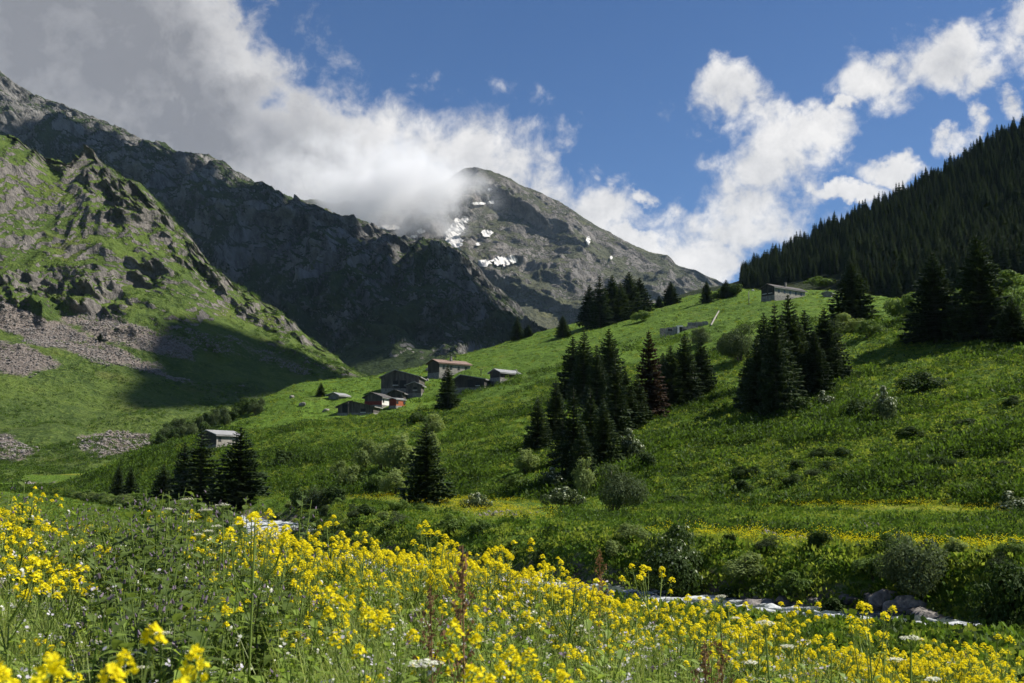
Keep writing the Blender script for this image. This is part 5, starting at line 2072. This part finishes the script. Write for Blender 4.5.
# the yellow field: nearest ones singly, the rest as one carpet
fl = []
for k in range(9000):
    Y = math.sqrt(gr.uniform(2.3 ** 2, 16.5 ** 2))
    a = gr.uniform(-.60, .60)
    x = a * Y
    px = 512 + a * F
    nz = float(pn(np.array([[x * .55, Y * .4, 3.0]]))[0])
    band = min(1, max(0, (Y - 4.6) / 2.2))
    d = .10 + .95 * band
    if px < 290:
        d = (.22 + .6 * band) * (.4 if 100 < px < 240 else 1.0)
    if px > 560 and Y < 6:
        d *= .8
    if px > 560:
        d *= .72
    d *= min(1, max(.10, .58 + nz * 1.9))
    if gr.random() < d * .46:
        fl.append((Y, x))
fl.sort()
print('FLOWERS', len(fl))
rest_f = []
for i, (Y, x) in enumerate(fl):
    s = gr.uniform(.72, 1.18)
    if Y > 6 and gr.random() < .08:
        s *= 1.18
    if Y < 3.6:
        s *= .82
    if 20 < 512 + x / Y * F < 125 and Y > 6:
        s *= .88
    if i < 285:
        plant('yellow_flower', 'Yellow mustard flower with domed heads among the crowd in the near meadow', 'wildflower', (x, Y, gz(x, Y)), MUS[int(gr.integers(0, 8))], random.uniform(0, 6.28), (s, s, s), 'yellow flowers crowding the near meadow')
    else:
        rest_f.append((x, Y, gz(x, Y), s))
rest_f = np.array(rest_f)
nf_ = len(rest_f)
MUSJ = [join_meshes('meadow_flower', [q[1] for q in m_]) for m_ in MUS]
scatter('flower_carpet', 'carpet of yellow flowers filling the meadow', rest_f[:, :3], np.stack([gr.normal(0, .09, nf_), gr.normal(0, .09, nf_), gr.uniform(0, 6.28, nf_)], 1), np.stack([rest_f[:, 3]] * 3, 1), MUSJ)


# grass, herbs and small pale flowers between them
def grass_clump(seed, n=34, H=.5):
    r = random.Random(seed)
    m = MB()
    for k in range(n):
        a, q = r.uniform(0, 6.28), .10 * math.sqrt(r.random())
        p = Vector((math.cos(a) * q, math.sin(a) * q, -.03))
        h = H * r.uniform(.5, 1.15)
        b = r.uniform(0, 6.28)
        bend = Vector((math.cos(b), math.sin(b), 0)) * h * r.uniform(.05, .5)
        sd_ = Vector((-math.sin(b), math.cos(b), 0)) * r.uniform(.0022, .0048)
        prev = (p - sd_, p + sd_)
        for s in (1, 2, 3):
            f = s / 3
            c = p + Vector((0, 0, h * f * (1 - .15 * f))) + bend * f * f
            w = sd_ * (1 - f * .85)
            row = (c - w, c + w)
            m.poly((prev[0], prev[1], row[1], row[0]))
            prev = row
    return m.mesh('grass', M_blade)


def herb(seed, leaf, H=.4):
    r = random.Random(seed)
    m = MB()
    for s in range(5):
        b0 = Vector((r.gauss(0, .06), r.gauss(0, .06), 0))
        tp = b0 + Vector((r.gauss(0, .08), r.gauss(0, .08), H * r.uniform(.6, 1.1)))
        m.tube([b0, tp], [.003, .0015], 3, cap=False)
        for k in range(8):
            p = b0.lerp(tp, .15 + .85 * k / 8)
            a = k * 2.4
            leaf_blade(m, p, Vector((math.cos(a), math.sin(a), r.uniform(.2, 1.0))).normalized(), Vector((0, 0, 1)), r.uniform(.04, .10), r.uniform(.016, .035), seg=2)
    return m.mesh('herb', leaf)


def pale_flower(seed, mat):
    r = random.Random(seed)
    a, b = MB(), MB()
    for s in range(4):
        p = Vector((r.gauss(0, .08), r.gauss(0, .08), 0))
        q = p + Vector((r.gauss(0, .05), r.gauss(0, .05), r.uniform(.35, .6)))
        a.tube([p, q], [.002, .0012], 3, cap=False)
        for k in range(7):
            e = q + Vector((r.gauss(0, .009), r.gauss(0, .009), r.uniform(-.012, .01)))
            t_ = r.uniform(.004, .008)
            n = Vector((r.gauss(0, .6), r.gauss(0, .6), 1)).normalized()
            u = n.cross(Vector((1, .2, 0))).normalized()
            v = n.cross(u)
            b.poly([e + (u * math.cos(w * 1.257) + v * math.sin(w * 1.257)) * t_ for w in range(5)])
    return join_meshes('pale_flower', [a.mesh('a', M_stem), b.mesh('b', mat)])


GRS = [grass_clump(601 + k, 34, [.5, .42, .58, .36, .48][k]) for k in range(5)]
HRB = [herb(611, M_leafg), herb(612, M_leafg, .5), herb(613, M_comfrey, .38), herb(614, M_leafg, .34)]
PAL = [pale_flower(621, M_lilac), pale_flower(622, M_umbel), pale_flower(623, M_lilac), pale_flower(624, M_purple)]


def meadow_pts(n, y0, y1, am=.62):
    Y = np.sqrt(gr.uniform(y0 ** 2, y1 ** 2, n))
    x = gr.uniform(-am, am, n) * Y + gr.normal(0, .1, n)
    return np.stack([x, Y, ground_z(x, Y)], 1)


def put2(name, label, P, src, s0, s1):
    n = len(P)
    s = gr.uniform(s0, s1, n)
    scatter(name, label, P, np.stack([gr.normal(0, .14, n), gr.normal(0, .14, n), gr.uniform(0, 6.28, n)], 1), np.stack([s, s, s * gr.uniform(.8, 1.2, n)], 1), src)


put2('meadow_grass', 'fresh green grass between the meadow flowers', np.concatenate([meadow_pts(6500, 1.1, 9, .66), meadow_pts(6000, 9, 20)]), GRS, .75, 1.3)
put2('meadow_herbs', 'leafy herbs between the meadow flowers', np.concatenate([meadow_pts(3600, 1.3, 9, .66), meadow_pts(2600, 9, 20)]), HRB, .8, 1.45)
put2('pale_flowers', 'small lilac and white flowers dotted through the meadow', meadow_pts(1500, 1.8, 9), PAL, .8, 1.25)
